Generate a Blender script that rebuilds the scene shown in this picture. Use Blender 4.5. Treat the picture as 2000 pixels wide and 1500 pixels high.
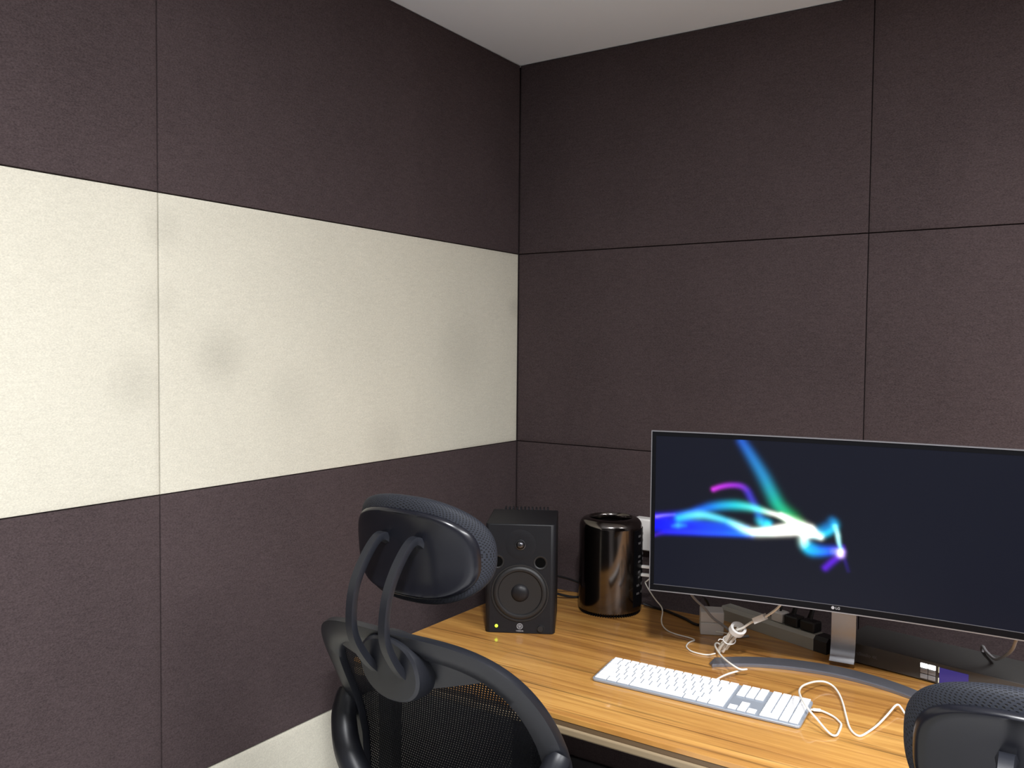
import bpy, bmesh, math, random
from mathutils import Vector, Matrix
random.seed(7)
S = bpy.context.scene
for o in list(bpy.data.objects):
    bpy.data.objects.remove(o)
COL = S.collection
PI = math.pi

# ------------------------------------------------------------------ camera
cam_d = bpy.data.cameras.new('camera')
cam_d.sensor_width = 36.0
cam_d.lens = 30.576
cam_d.clip_start = 0.02
cam = bpy.data.objects.new('camera', cam_d)
COL.objects.link(cam)
cam.matrix_world = Matrix(((0.8329799, -0.03135515, 0.55241411, 1.51502399),
                           (0.55321556, 0.02942207, -0.8325184, -2.31399579),
                           (0.00985057, 0.99907517, 0.04185415, 1.47556451),
                           (0, 0, 0, 1)))
S.camera = cam

# ------------------------------------------------------------------ world, lights, exposure
w = bpy.data.worlds.new('world')
S.world = w
w.use_nodes = True
w.node_tree.nodes['Background'].inputs[0].default_value = (0.02, 0.02, 0.025, 1)
w.node_tree.nodes['Background'].inputs[1].default_value = 0.3
S.view_settings.view_transform = 'Standard'
S.view_settings.look = 'None'
S.view_settings.exposure = 0.0
S.view_settings.gamma = 1.0
S.view_settings.use_curve_mapping = False

# a round recessed downlight near the middle of the room, a second lamp further right
LAMPS = [((1.38, -1.95, 2.352), 'DISK', 0.15, 0.15, 53.0),
         ((2.75, -1.55, 2.345), 'RECTANGLE', 0.30, 1.20, 102.0)]  # long shape is made up, to soften chair shadows and even the wall light
for i, (p, sh, sx, sy, e) in enumerate(LAMPS):
    ld = bpy.data.lights.new('area_lamp', 'AREA')
    ld.shape = sh
    ld.size = sx
    if sh == 'RECTANGLE':
        ld.size_y = sy
    ld.energy = e
    ld.color = (0.98, 0.985, 1.0)
    lo = bpy.data.objects.new('area_lamp', ld)
    COL.objects.link(lo)
    lo.location = p


# ------------------------------------------------------------------ node helpers
def new_mat(name):
    m = bpy.data.materials.new(name)
    m.use_nodes = True
    nt = m.node_tree
    b = nt.nodes['Principled BSDF']
    return m, nt, b


def N(nt, typ, **kw):
    n = nt.nodes.new(typ)
    for k, v in kw.items():
        if k in ('operation', 'data_type', 'blend_type', 'noise_dimensions', 'direction_type', 'axis', 'feature', 'attribute_name', 'use_clamp'):
            setattr(n, k, v)
        else:
            n.inputs[int(k[1:]) if k[0] == 'i' and k[1:].isdigit() else k].default_value = v
    return n


def L(nt, a, b):
    nt.links.new(a, b)


def simple(name, col, rough=0.5, metal=0.0, spec=0.5, coat=0.0, emit=None, estr=0.0, bump=0.0, bscale=400.0):
    m, nt, b = new_mat(name)
    b.inputs['Base Color'].default_value = (*col, 1)
    b.inputs['Roughness'].default_value = rough
    b.inputs['Metallic'].default_value = metal
    b.inputs['Specular IOR Level'].default_value = spec
    b.inputs['Coat Weight'].default_value = coat
    if emit:
        b.inputs['Emission Color'].default_value = (*emit, 1)
        b.inputs['Emission Strength'].default_value = estr
    # fine procedural grain
    tc = N(nt, 'ShaderNodeTexCoord')
    no = N(nt, 'ShaderNodeTexNoise', Scale=bscale, Detail=2.0)
    L(nt, tc.outputs['Object'], no.inputs['Vector'])
    if bump > 0:
        bp = N(nt, 'ShaderNodeBump', Strength=bump, Distance=0.0006)
        L(nt, no.outputs['Fac'], bp.inputs['Height'])
        L(nt, bp.outputs['Normal'], b.inputs['Normal'])
    else:
        mr = N(nt, 'ShaderNodeMapRange')
        mr.inputs['To Min'].default_value = max(0.02, rough * 0.92)
        mr.inputs['To Max'].default_value = min(1, rough * 1.08)
        L(nt, no.outputs['Fac'], mr.inputs['Value'])
        L(nt, mr.outputs['Result'], b.inputs['Roughness'])
    return m


def fabric(name, col, var, stains=None, sheen=0.0, grey=0.0):
    """woven wall cloth: fine thread relief, mottled threads, optional worn grey smudges"""
    m, nt, b = new_mat(name)
    b.inputs['Roughness'].default_value = 0.95
    b.inputs['Specular IOR Level'].default_value = 0.12
    if sheen:
        b.inputs['Sheen Weight'].default_value = sheen
        b.inputs['Sheen Roughness'].default_value = 0.5
    geo = N(nt, 'ShaderNodeNewGeometry')
    P = geo.outputs['Position']
    mp = N(nt, 'ShaderNodeMapping')
    mp.inputs['Rotation'].default_value = (0.5, 0.5, 0.3)
    mp.inputs['Scale'].default_value = (260, 260, 420)
    L(nt, P, mp.inputs['Vector'])
    n1 = N(nt, 'ShaderNodeTexNoise', Scale=1.0, Detail=2.0, Roughness=0.7)
    L(nt, mp.outputs['Vector'], n1.inputs['Vector'])
    mp2 = N(nt, 'ShaderNodeMapping')
    mp2.inputs['Scale'].default_value = (30, 30, 160)
    L(nt, P, mp2.inputs['Vector'])
    n2 = N(nt, 'ShaderNodeTexNoise', Scale=1.0, Detail=3.0, Roughness=0.6)
    L(nt, mp2.outputs['Vector'], n2.inputs['Vector'])
    n3 = N(nt, 'ShaderNodeTexNoise', Scale=3.2, Detail=4.0, Roughness=0.55)
    L(nt, P, n3.inputs['Vector'])
    # fac = .6*n1 + .25*n2 + .15*n3
    a1 = N(nt, 'ShaderNodeMath', operation='MULTIPLY', i1=0.62)
    L(nt, n1.outputs['Fac'], a1.inputs[0])
    a2 = N(nt, 'ShaderNodeMath', operation='MULTIPLY_ADD', i1=0.2)
    L(nt, n2.outputs['Fac'], a2.inputs[0]); L(nt, a1.outputs[0], a2.inputs[2])
    a3 = N(nt, 'ShaderNodeMath', operation='MULTIPLY_ADD', i1=0.18)
    L(nt, n3.outputs['Fac'], a3.inputs[0]); L(nt, a2.outputs[0], a3.inputs[2])
    mr = N(nt, 'ShaderNodeMapRange')
    mr.inputs['From Min'].default_value = 0.32
    mr.inputs['From Max'].default_value = 0.68
    mr.inputs['To Min'].default_value = 1 - var
    mr.inputs['To Max'].default_value = 1 + var
    L(nt, a3.outputs[0], mr.inputs['Value'])
    mul = N(nt, 'ShaderNodeVectorMath', operation='SCALE')
    mul.inputs[0].default_value = col
    L(nt, mr.outputs['Result'], mul.inputs['Scale'])
    out = mul.outputs['Vector']
    for (cx, cy, cz, r, amt) in (stains or []):
        d = N(nt, 'ShaderNodeVectorMath', operation='DISTANCE')
        L(nt, P, d.inputs[0]); d.inputs[1].default_value = (cx, cy, cz)
        nz = N(nt, 'ShaderNodeMath', operation='MULTIPLY_ADD', i1=-0.9 * r)
        L(nt, n3.outputs['Fac'], nz.inputs[0]); L(nt, d.outputs['Value'], nz.inputs[2])
        ms = N(nt, 'ShaderNodeMapRange')
        ms.interpolation_type = 'SMOOTHSTEP'
        ms.inputs['From Min'].default_value = r * 0.6
        ms.inputs['From Max'].default_value = -0.45 * r
        ms.inputs['To Min'].default_value = 1.0
        ms.inputs['To Max'].default_value = 1 - amt
        L(nt, nz.outputs[0], ms.inputs['Value'])
        mm = N(nt, 'ShaderNodeVectorMath', operation='SCALE')
        L(nt, out, mm.inputs[0]); L(nt, ms.outputs['Result'], mm.inputs['Scale'])
        out = mm.outputs['Vector']
    L(nt, out, b.inputs['Base Color'])
    bp = N(nt, 'ShaderNodeBump', Strength=0.5, Distance=0.0012)
    L(nt, n1.outputs['Fac'], bp.inputs['Height'])
    L(nt, bp.outputs['Normal'], b.inputs['Normal'])
    return m


M = {}
M['dark_cloth'] = fabric('dark_brown_cloth', (0.058, 0.0425, 0.0435), 0.42)
M['beige_cloth'] = fabric('beige_cloth', (0.575, 0.55, 0.46), 0.15,
                          stains=[(0, -1.14, 1.45, 0.10, 0.17), (0, -1.33, 1.40, 0.09, 0.13), (0, -0.30, 1.46, 0.16, 0.10),
                                  (0, -0.62, 1.22, 0.10, 0.08), (0, -0.95, 1.36, 0.09, 0.06), (0, -0.02, 1.6, 0.05, 0.15),
                                  (0, -1.27, 1.70, 0.06, 0.10), (0, -1.9, 1.30, 0.25, 0.12), (0, -1.28, 1.55, 0.07, 0.08)])
M['ceiling'] = simple('ceiling_paint', (0.80, 0.825, 0.86), 0.9, bump=0.15, bscale=60)
M['plain_wall'] = simple('plain_wall', (0.16, 0.15, 0.15), 0.9, bump=0.1, bscale=90)
M['floor'] = simple('floor_vinyl', (0.80, 0.80, 0.81), 0.5, bump=0.1, bscale=40)
M['low_strip_black'] = simple('low_strip_black', (0.02, 0.02, 0.023), 0.55)
M['frame_plastic'] = simple('black_frame_plastic', (0.0095, 0.0105, 0.0145), 0.42, spec=0.4, bump=0.10, bscale=900)
M['gloss_plastic'] = simple('black_gloss_plastic', (0.007, 0.0075, 0.011), 0.26, spec=0.4)
M['seat_cloth'] = simple('black_seat_cloth', (0.015, 0.016, 0.02), 0.9, bump=0.4, bscale=500)
M['caster'] = simple('caster_rubber', (0.02, 0.02, 0.02), 0.7)
M['chrome'] = simple('chrome', (0.6, 0.6, 0.62), 0.2, metal=1.0)
M['speaker_box'] = simple('speaker_black', (0.009, 0.0095, 0.012), 0.45, spec=0.3, bump=0.25, bscale=700)
M['speaker_cone'] = simple('speaker_cone', (0.011, 0.011, 0.012), 0.5)
M['speaker_rubber'] = simple('speaker_rubber', (0.010, 0.010, 0.011), 0.5)
M['dome_metal'] = simple('dome_metal', (0.10, 0.10, 0.11), 0.25, metal=0.9)
M['dust_cap'] = simple('dust_cap', (0.010, 0.010, 0.012), 0.42, spec=0.3)
M['port_black'] = simple('port_black', (0.002, 0.002, 0.002), 0.9, spec=0.05)
M['print_grey'] = simple('grey_print', (0.33, 0.33, 0.35), 0.6)
M['print_dim'] = simple('dim_print', (0.11, 0.11, 0.115), 0.6)
M['led'] = simple('green_led', (0.5, 0.7, 0.05), 0.4, emit=(0.55, 0.95, 0.02), estr=2.2)
M['alu'] = simple('brushed_aluminium', (0.36, 0.40, 0.46), 0.42, metal=0.35)
M['silver'] = simple('silver_trim', (0.42, 0.42, 0.45), 0.32, metal=0.8)
M['base_metal'] = simple('satin_grey_metal', (0.20, 0.205, 0.235), 0.32, metal=0.6)
M['neck_metal'] = simple('satin_silver_metal', (0.40, 0.40, 0.42), 0.26, metal=0.95)
M['bezel'] = simple('bezel_black', (0.004, 0.0042, 0.0055), 0.35, spec=0.14)
M['key_white'] = simple('key_white', (0.86, 0.87, 0.88), 0.45)
M['white_plastic'] = simple('white_plastic', (0.74, 0.73, 0.71), 0.35)
M['white_cable'] = simple('white_cable', (0.80, 0.77, 0.70), 0.45)
M['grey_cable'] = simple('grey_cable', (0.30, 0.30, 0.31), 0.5)
M['black_cable'] = simple('black_cable', (0.012, 0.012, 0.014), 0.5)
M['strip_grey'] = simple('strip_grey', (0.42, 0.42, 0.38), 0.45)
M['strip_cap'] = simple('strip_cap_black', (0.018, 0.018, 0.02), 0.4)
M['device'] = simple('device_grey', (0.062, 0.062, 0.060), 0.45, bump=0.1, bscale=800)
M['device_front'] = simple('device_front', (0.045, 0.042, 0.040), 0.36)
M['button_lit'] = simple('lit_button', (0.9, 0.9, 0.88), 0.4, emit=(1, 0.98, 0.95), estr=1.6)
M['button_dim'] = simple('dim_button', (0.24, 0.235, 0.24), 0.4)
M['lcd'] = simple('blue_display', (0.01, 0.01, 0.04), 0.2, emit=(0.035, 0.025, 0.16), estr=1.0)
M['lcd_edge'] = simple('display_edge', (0.5, 0.5, 0.4), 0.3, emit=(0.75, 0.75, 0.5), estr=0.5)
M['edge_dark'] = simple('dark_edge_band', (0.13, 0.082, 0.042), 0.5)
M['edge_pale'] = simple('pale_edge_strip', (0.27, 0.205, 0.125), 0.45, bump=0.2, bscale=120)
M['steel_black'] = simple('black_steel', (0.02, 0.02, 0.022), 0.45)


def wood_mat():
    m, nt, b = new_mat('golden_teak_board')
    tc = N(nt, 'ShaderNodeTexCoord')
    oi = N(nt, 'ShaderNodeObjectInfo')
    off = N(nt, 'ShaderNodeVectorMath', operation='SCALE')
    cmb = N(nt, 'ShaderNodeCombineXYZ')
    L(nt, oi.outputs['Random'], cmb.inputs[0]); L(nt, oi.outputs['Random'], cmb.inputs[1])
    L(nt, cmb.outputs[0], off.inputs[0]); off.inputs['Scale'].default_value = 17.0
    add = N(nt, 'ShaderNodeVectorMath', operation='ADD')
    L(nt, tc.outputs['Object'], add.inputs[0]); L(nt, off.outputs['Vector'], add.inputs[1])

    def nz(sc, detail, rough, dist=0.0):
        mp = N(nt, 'ShaderNodeMapping')
        mp.inputs['Scale'].default_value = sc
        L(nt, add.outputs['Vector'], mp.inputs['Vector'])
        n = N(nt, 'ShaderNodeTexNoise', Scale=1.0, Detail=detail, Roughness=rough, Distortion=dist)
        L(nt, mp.outputs['Vector'], n.inputs['Vector'])
        return n.outputs['Fac']
    broad = nz((1.6, 26, 1), 4, 0.6, 0.8)
    fine = nz((4, 130, 1), 3, 0.6)
    streak = nz((0.9, 64, 1), 3, 0.55, 0.5)
    a = N(nt, 'ShaderNodeMath', operation='MULTIPLY', i1=0.66)
    L(nt, broad, a.inputs[0])
    a2 = N(nt, 'ShaderNodeMath', operation='MULTIPLY_ADD', i1=0.36)
    L(nt, fine, a2.inputs[0]); L(nt, a.outputs[0], a2.inputs[2])
    a3 = N(nt, 'ShaderNodeMath', operation='MULTIPLY_ADD', i1=0.10)
    L(nt, oi.outputs['Random'], a3.inputs[0]); L(nt, a2.outputs[0], a3.inputs[2])
    cr = N(nt, 'ShaderNodeValToRGB')
    e = cr.color_ramp.elements
    e[0].position = 0.36; e[0].color = (0.26, 0.104, 0.026, 1)
    e[1].position = 0.78; e[1].color = (0.77, 0.435, 0.125, 1)
    x = e.new(0.50); x.color = (0.46, 0.216, 0.053, 1)
    x = e.new(0.62); x.color = (0.59, 0.302, 0.077, 1)
    L(nt, a3.outputs[0], cr.inputs['Fac'])
    ms = N(nt, 'ShaderNodeMapRange')
    ms.interpolation_type = 'SMOOTHSTEP'
    ms.inputs['From Min'].default_value = 0.57
    ms.inputs['From Max'].default_value = 0.70
    ms.inputs['To Min'].default_value = 1.0
    ms.inputs['To Max'].default_value = 0.40
    L(nt, streak, ms.inputs['Value'])
    mm = N(nt, 'ShaderNodeVectorMath', operation='SCALE')
    L(nt, cr.outputs['Color'], mm.inputs[0]); L(nt, ms.outputs['Result'], mm.inputs['Scale'])
    L(nt, mm.outputs['Vector'], b.inputs['Base Color'])
    b.inputs['Roughness'].default_value = 0.35
    b.inputs['Specular IOR Level'].default_value = 0.4
    b.inputs['Coat Weight'].default_value = 0.75
    b.inputs['Coat Roughness'].default_value = 0.045
    return m


M['wood'] = wood_mat()


def tower_mat():
    m, nt, b = new_mat('polished_dark_aluminium')
    b.inputs['Base Color'].default_value = (0.155, 0.14, 0.132, 1)
    b.inputs['Metallic'].default_value = 1.0
    b.inputs['Roughness'].default_value = 0.13
    b.inputs['Anisotropic'].default_value = 0.75
    t = N(nt, 'ShaderNodeTangent', direction_type='RADIAL', axis='Z')
    L(nt, t.outputs['Tangent'], b.inputs['Tangent'])
    tc = N(nt, 'ShaderNodeTexCoord')
    no = N(nt, 'ShaderNodeTexNoise', Scale=30.0)
    L(nt, tc.outputs['Object'], no.inputs['Vector'])
    mr = N(nt, 'ShaderNodeMapRange')
    mr.inputs['To Min'].default_value = 0.12
    mr.inputs['To Max'].default_value = 0.14
    L(nt, no.outputs['Fac'], mr.inputs['Value']); L(nt, mr.outputs['Result'], b.inputs['Roughness'])
    return m


M['tower'] = tower_mat()


def knit_mat():
    """3-D spacer mesh fabric: staggered round holes, driven by a metric UV map"""
    m, nt, b = new_mat('black_spacer_mesh_fabric')
    uv = N(nt, 'ShaderNodeUVMap')
    sep = N(nt, 'ShaderNodeSeparateXYZ')
    L(nt, uv.outputs['UV'], sep.inputs[0])
    su = N(nt, 'ShaderNodeMath', operation='MULTIPLY', i1=2 * PI / 0.0075)
    L(nt, sep.outputs[0], su.inputs[0])
    sv = N(nt, 'ShaderNodeMath', operation='MULTIPLY', i1=2 * PI / 0.0062)
    L(nt, sep.outputs[1], sv.inputs[0])
    s1 = N(nt, 'ShaderNodeMath', operation='SINE'); L(nt, su.outputs[0], s1.inputs[0])
    s2 = N(nt, 'ShaderNodeMath', operation='SINE'); L(nt, sv.outputs[0], s2.inputs[0])
    pr = N(nt, 'ShaderNodeMath', operation='MULTIPLY')
    L(nt, s1.outputs[0], pr.inputs[0]); L(nt, s2.outputs[0], pr.inputs[1])
    mr = N(nt, 'ShaderNodeMapRange')
    mr.interpolation_type = 'SMOOTHSTEP'
    mr.inputs['From Min'].default_value = 0.25
    mr.inputs['From Max'].default_value = 0.65
    mr.inputs['To Min'].default_value = 1.0
    mr.inputs['To Max'].default_value = 0.0
    L(nt, pr.outputs[0], mr.inputs['Value'])
    cr = N(nt, 'ShaderNodeValToRGB')
    cr.color_ramp.elements[0].color = (0.0025, 0.0025, 0.004, 1)
    cr.color_ramp.elements[1].color = (0.0145, 0.017, 0.025, 1)
    L(nt, mr.outputs['Result'], cr.inputs['Fac'])
    L(nt, cr.outputs['Color'], b.inputs['Base Color'])
    b.inputs['Roughness'].default_value = 0.7
    b.inputs['Specular IOR Level'].default_value = 0.35
    bp = N(nt, 'ShaderNodeBump', Strength=0.9, Distance=0.0015)
    L(nt, mr.outputs['Result'], bp.inputs['Height'])
    L(nt, bp.outputs['Normal'], b.inputs['Normal'])
    return m


M['knit'] = knit_mat()
M['net'] = simple('black_net', (0.004, 0.0045, 0.0065), 0.7, spec=0.08)


def screen_mat():
    m, nt, b = new_mat('lcd_screen')
    at = N(nt, 'ShaderNodeAttribute')
    at.attribute_name = 'picture'
    b.inputs['Base Color'].default_value = (0.002, 0.0021, 0.0026, 1)
    b.inputs['Roughness'].default_value = 0.28
    b.inputs['Specular IOR Level'].default_value = 0.16
    L(nt, at.outputs['Color'], b.inputs['Emission Color'])
    b.inputs['Emission Strength'].default_value = 1.0
    return m


M['screen'] = screen_mat()


# ------------------------------------------------------------------ object helpers
def link(name, me, mat=None, parent=None, loc=None):
    o = bpy.data.objects.new(name, me)
    COL.objects.link(o)
    if mat is not None and me is not None:
        me.materials.clear()
        me.materials.append(mat)
    if parent is not None:
        o.parent = parent
    if loc is not None:
        o.location = loc
    return o


def thing(name, label, cat, loc=(0, 0, 0), rz=0.0, group=None):
    o = bpy.data.objects.new(name, None)
    COL.objects.link(o)
    o.empty_display_size = 0.05
    o.location = loc
    o.rotation_euler = (0, 0, rz)
    o['label'] = label
    o['category'] = cat
    if group:
        o['group'] = group
    return o


def tag(o, label, cat, group=None):
    o['label'] = label
    o['category'] = cat
    if group:
        o['group'] = group
    return o


def mesh_from(verts, faces, smooth=True, sharp=35):
    me = bpy.data.meshes.new('mesh')
    me.from_pydata([tuple(v) for v in verts], [], faces)
    me.update()
    bm = bmesh.new(); bm.from_mesh(me)
    bmesh.ops.recalc_face_normals(bm, faces=bm.faces)
    finish(bm, me, smooth, sharp)
    return me


def finish(bm, me, smooth=True, sharp=35):
    for f in bm.faces:
        f.smooth = smooth
    if smooth:
        a = math.radians(sharp)
        for e in bm.edges:
            if len(e.link_faces) == 2 and e.calc_face_angle(0) > a:
                e.smooth = False
    bm.to_mesh(me)
    bm.free()
    me.update()


def box_mesh(x0, x1, y0, y1, z0, z1, bev=0.0, seg=2):
    bm = bmesh.new()
    bmesh.ops.create_cube(bm, size=1)
    for v in bm.verts:
        v.co = Vector((x0 if v.co.x < 0 else x1, y0 if v.co.y < 0 else y1, z0 if v.co.z < 0 else z1))
    if bev > 0:
        bmesh.ops.bevel(bm, geom=bm.edges[:], offset=bev, segments=seg, profile=0.5, affect='EDGES')
    me = bpy.data.meshes.new('mesh')
    finish(bm, me, bev > 0 and seg > 1, 50)
    flat_sides(me)
    return me


def flat_sides(me):
    """big axis-aligned faces stay truly flat, only the rounded edges shade smooth"""
    for p in me.polygons:
        if max(abs(c) for c in p.normal) > 0.9999:
            p.use_smooth = False
    me.update()


def box(name, x0, x1, y0, y1, z0, z1, mat, parent=None, bev=0.0, seg=2):
    return link(name, box_mesh(x0, x1, y0, y1, z0, z1, bev, seg), mat, parent)


def catmull(pts, n=8, closed=False):
    pts = [Vector(p) for p in pts]
    out = []
    m = len(pts)
    for i in range(m if closed else m - 1):
        if closed:
            p0, p1, p2, p3 = pts[(i - 1) % m], pts[i], pts[(i + 1) % m], pts[(i + 2) % m]
        else:
            p1, p2 = pts[i], pts[i + 1]
            p0 = pts[i - 1] if i > 0 else p1 * 2 - p2
            p3 = pts[i + 2] if i + 2 < m else p2 * 2 - p1
        for k in range(n):
            t = k / n
            out.append(0.5 * ((2 * p1) + (p2 - p0) * t + (2 * p0 - 5 * p1 + 4 * p2 - p3) * t * t + (3 * p1 - p0 - 3 * p2 + p3) * t ** 3))
    if not closed:
        out.append(pts[-1].copy())
    return out


def sweep_mesh(path, prof, up=None, scale=None, caps=True, closed=False, sharp=35):
    """sweep a 2-D profile (list of (a,b)) along path. up: fixed reference axis, else parallel transport"""
    n = len(path)
    verts, faces = [], []
    k = len(prof)
    prev = None
    for i, p in enumerate(path):
        if closed:
            t = (path[(i + 1) % n] - path[i - 1]).normalized()
        else:
            t = (path[min(i + 1, n - 1)] - path[max(i - 1, 0)]).normalized()
        if up is not None:
            a = up.cross(t).normalized()
        elif prev is None:
            r = Vector((0, 0, 1)) if abs(t.z) < 0.9 else Vector((1, 0, 0))
            a = r.cross(t).normalized()
        else:
            a = (prev - t * prev.dot(t)).normalized()
        prev = a
        b = t.cross(a)
        s = scale(i / (n - 1)) if scale else (1, 1)
        for (u, v) in prof:
            verts.append(p + a * u * s[0] + b * v * s[1])
    m = n if closed else n - 1
    for i in range(m):
        for j in range(k):
            j2 = (j + 1) % k
            i2 = (i + 1) % n
            faces.append((i * k + j, i * k + j2, i2 * k + j2, i2 * k + j))
    if caps and not closed:
        faces.append(tuple(range(k)))
        faces.append(tuple((n - 1) * k + j for j in range(k)))
    return mesh_from(verts, faces, True, sharp)


def circle(r, n=8):
    return [(r * math.cos(2 * PI * i / n), r * math.sin(2 * PI * i / n)) for i in range(n)]


def tube(name, pts, r, mat, parent=None, n=6, k=8, smooth=True):
    path = catmull(pts, n) if smooth else [Vector(p) for p in pts]
    return link(name, sweep_mesh(path, circle(r, k)), mat, parent)


def lathe_mesh(prof, n=48, sharp=35, axis='z', origin=(0, 0, 0)):
    """prof: list of (r,h). axis z: h up; axis y: h towards -y"""
    verts, faces = [], []
    ring = []
    for (r, h) in prof:
        if r < 1e-6:
            ring.append([len(verts)])
            verts.append((0, 0, h))
        else:
            ring.append(list(range(len(verts), len(verts) + n)))
            for i in range(n):
                a = 2 * PI * i / n
                verts.append((r * math.cos(a), r * math.sin(a), h))
    for A, B in zip(ring, ring[1:]):
        if len(A) == 1 and len(B) == 1:
            continue
        for i in range(n):
            j = (i + 1) % n
            if len(A) == 1:
                faces.append((A[0], B[i], B[j]))
            elif len(B) == 1:
                faces.append((A[i], A[j], B[0]))
            else:
                faces.append((A[i], A[j], B[j], B[i]))
    o = Vector(origin)
    if axis == 'y':
        verts = [Vector((x, -z, y)) + o for x, y, z in verts]
    else:
        verts = [Vector(v) + o for v in verts]
    return mesh_from(verts, faces, True, sharp)


def text_mesh(body, size, depth=0.0003, align='CENTER', bold=0.0):
    cu = bpy.data.curves.new('letters', 'FONT')
    cu.body = body
    cu.size = size
    cu.extrude = depth
    cu.offset = bold
    cu.align_x = align
    cu.resolution_u = 3
    ob = bpy.data.objects.new('letters', cu)
    COL.objects.link(ob)
    dg = bpy.context.evaluated_depsgraph_get()
    me = bpy.data.meshes.new_from_object(ob.evaluated_get(dg))
    bpy.data.objects.remove(ob)
    bpy.data.curves.remove(cu)
    return me


def xform(me, mtx):
    me.transform(mtx)
    me.update()
    return me


FRONT = Matrix.Rotation(PI / 2, 4, 'X')      # text lying in xy -> standing, facing -y


def join(meshes):
    bm = bmesh.new()
    for me in meshes:
        bm.from_mesh(me)
    me = bpy.data.meshes.new('mesh')
    bm.to_mesh(me)
    bm.free()
    for p in me.polygons:
        pass
    return me


# ------------------------------------------------------------------ room shell
RX, RY, H = 3.3, -4.1, 2.36
T = 0.02   # panels stand proud of the wall by this much


def struct(name, me, mat):
    o = link(name, me, mat)
    o['kind'] = 'structure'
    return o


struct('floor', box_mesh(-0.12, RX + 0.1, RY - 0.1, 0.12, -0.08, 0), M['floor'])
struct('ceiling', box_mesh(-0.12, RX + 0.1, RY - 0.1, 0.12, H, H + 0.08), M['ceiling'])
wall_left = struct('wall_left', box_mesh(-0.10, -T, RY, 0.10, 0, H), M['dark_cloth'])
wall_back = struct('wall_back', box_mesh(-T, RX, T, 0.10, 0, H), M['dark_cloth'])
struct('wall_right', box_mesh(RX, RX + 0.08, RY, 0.10, 0, H), M['plain_wall'])
struct('wall_front', box_mesh(-0.10, RX + 0.08, RY - 0.08, RY, 0, H), M['plain_wall'])


def panel_mesh(wd, ht):
    """upholstered panel in the local xz plane, front facing -y, soft rolled edges"""
    rings = [(0.0011, T), (0.0011, 0.0028), (0.0018, 0.0014), (0.004, 0.0007), (0.012, 0.0002), (0.030, 0.0)]
    verts, faces = [], []
    for ins, d in rings:
        verts += [(ins, d, ins), (wd - ins, d, ins), (wd - ins, d, ht - ins), (ins, d, ht - ins)]
    for i in range(len(rings) - 1):
        for j in range(4):
            k = (j + 1) % 4
            faces.append((i * 4 + j, i * 4 + k, i * 4 + 4 + k, i * 4 + 4 + j))
    n = (len(rings) - 1) * 4
    faces.append((n, n + 1, n + 2, n + 3))
    return mesh_from(verts, faces, True, 40)


rows = [0.0, 0.5865, 1.1785, 1.7705, H - 0.001]
# left wall: local x runs along +y of the room when rotated by 90 deg
for c, (ya, yb) in enumerate([(-1.2785, 0.0), (-2.56, -1.2785), (-3.84, -2.56)]):
    for r in range(4):
        mat = M['beige_cloth'] if r in (0, 2) else M['dark_cloth']
        o = link('panel', panel_mesh(yb - ya, rows[r + 1] - rows[r]), mat, wall_left)
        o.location = (0, ya, rows[r])
        o.rotation_euler = (0, 0, PI / 2)
        if r in (0, 2):
            o['label'] = 'beige fabric panel'
for c, (xa, xb) in enumerate([(0.0, 1.0445), (1.0445, 2.089), (2.089, 3.1335)]):
    for r in range(4):
        o = link('panel', panel_mesh(xb - xa, rows[r + 1] - rows[r]), M['dark_cloth'], wall_back)
        o.location = (xa, 0, rows[r])
bb = struct('low_strip_back', box_mesh(0.002, RX - 0.01, -0.012, -0.0005, 0.0, 0.215, 0.003), M['low_strip_black'])  # black strip along the foot of the back wall

# ------------------------------------------------------------------ desk
DH = 0.755
DX0, DX1, DY0, DY1 = 0.118, 2.60, -0.858, -0.088
desk = thing('desk', 'long golden brown varnished wooden desk in the corner of the room', 'desk', ((DX0 + DX1) / 2, (DY0 + DY1) / 2, 0))
NP = 9
pw = (DY1 - DY0) / NP
hl = (DX1 - DX0) / 2
pm = box_mesh(-hl, hl, -pw / 2 + 0.0001, pw / 2 - 0.0001, -0.010, 0.0, 0.0003, 1)
pm.materials.append(M['wood'])
for i in range(NP):
    o = link('plank', pm, None, desk)
    o.location = (0, DY0 + pw * (i + 0.5) - (DY0 + DY1) / 2, DH)
hy = (DY1 - DY0) / 2
box('edge_band', -hl + 0.001, hl - 0.001, -hy + 0.0015, hy - 0.002, DH - 0.021, DH - 0.0101, M['edge_dark'], desk, 0.0008, 1)
o = box('edge_strip', -hl, hl, -hy - 0.003, -hy + 0.03, DH - 0.037, DH - 0.0211, M['edge_pale'], desk, 0.004, 3)
box('support_rail', -hl + 0.06, hl - 0.06, -hy + 0.06, -hy + 0.09, DH - 0.062, DH - 0.0211, M['steel_black'], desk, 0.002, 1)
box('support_rail', -hl + 0.06, hl - 0.06, hy - 0.09, hy - 0.06, DH - 0.062, DH - 0.0211, M['steel_black'], desk, 0.002, 1)
for sx in (-1, 1):
    for sy in (-1, 1):
        cx, cy = sx * (hl - 0.045), sy * (hy - 0.075)
        box('leg', cx - 0.02, cx + 0.02, cy - 0.02, cy + 0.02, 0.0, DH - 0.0211, M['steel_black'], desk, 0.003, 1)


# ------------------------------------------------------------------ monitor
MC = Vector((1.10069, -0.43146, DH))
MYAW = 0.11453
KC = 0.32411
ZB = 0.92681 - DH
HW, MH = 0.4125, 0.365
mon = thing('monitor', 'wide curved monitor showing coloured light ribbons on a black screen', 'monitor', MC, MYAW)


def curved_pt(u, d, v):
    """point on the curved screen: u along, d behind the glass, v up from its lower edge"""
    R = 1 / KC + d
    a = u * KC
    return Vector((R * math.sin(a), R * math.cos(a) - 1 / KC, ZB + v))


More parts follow.
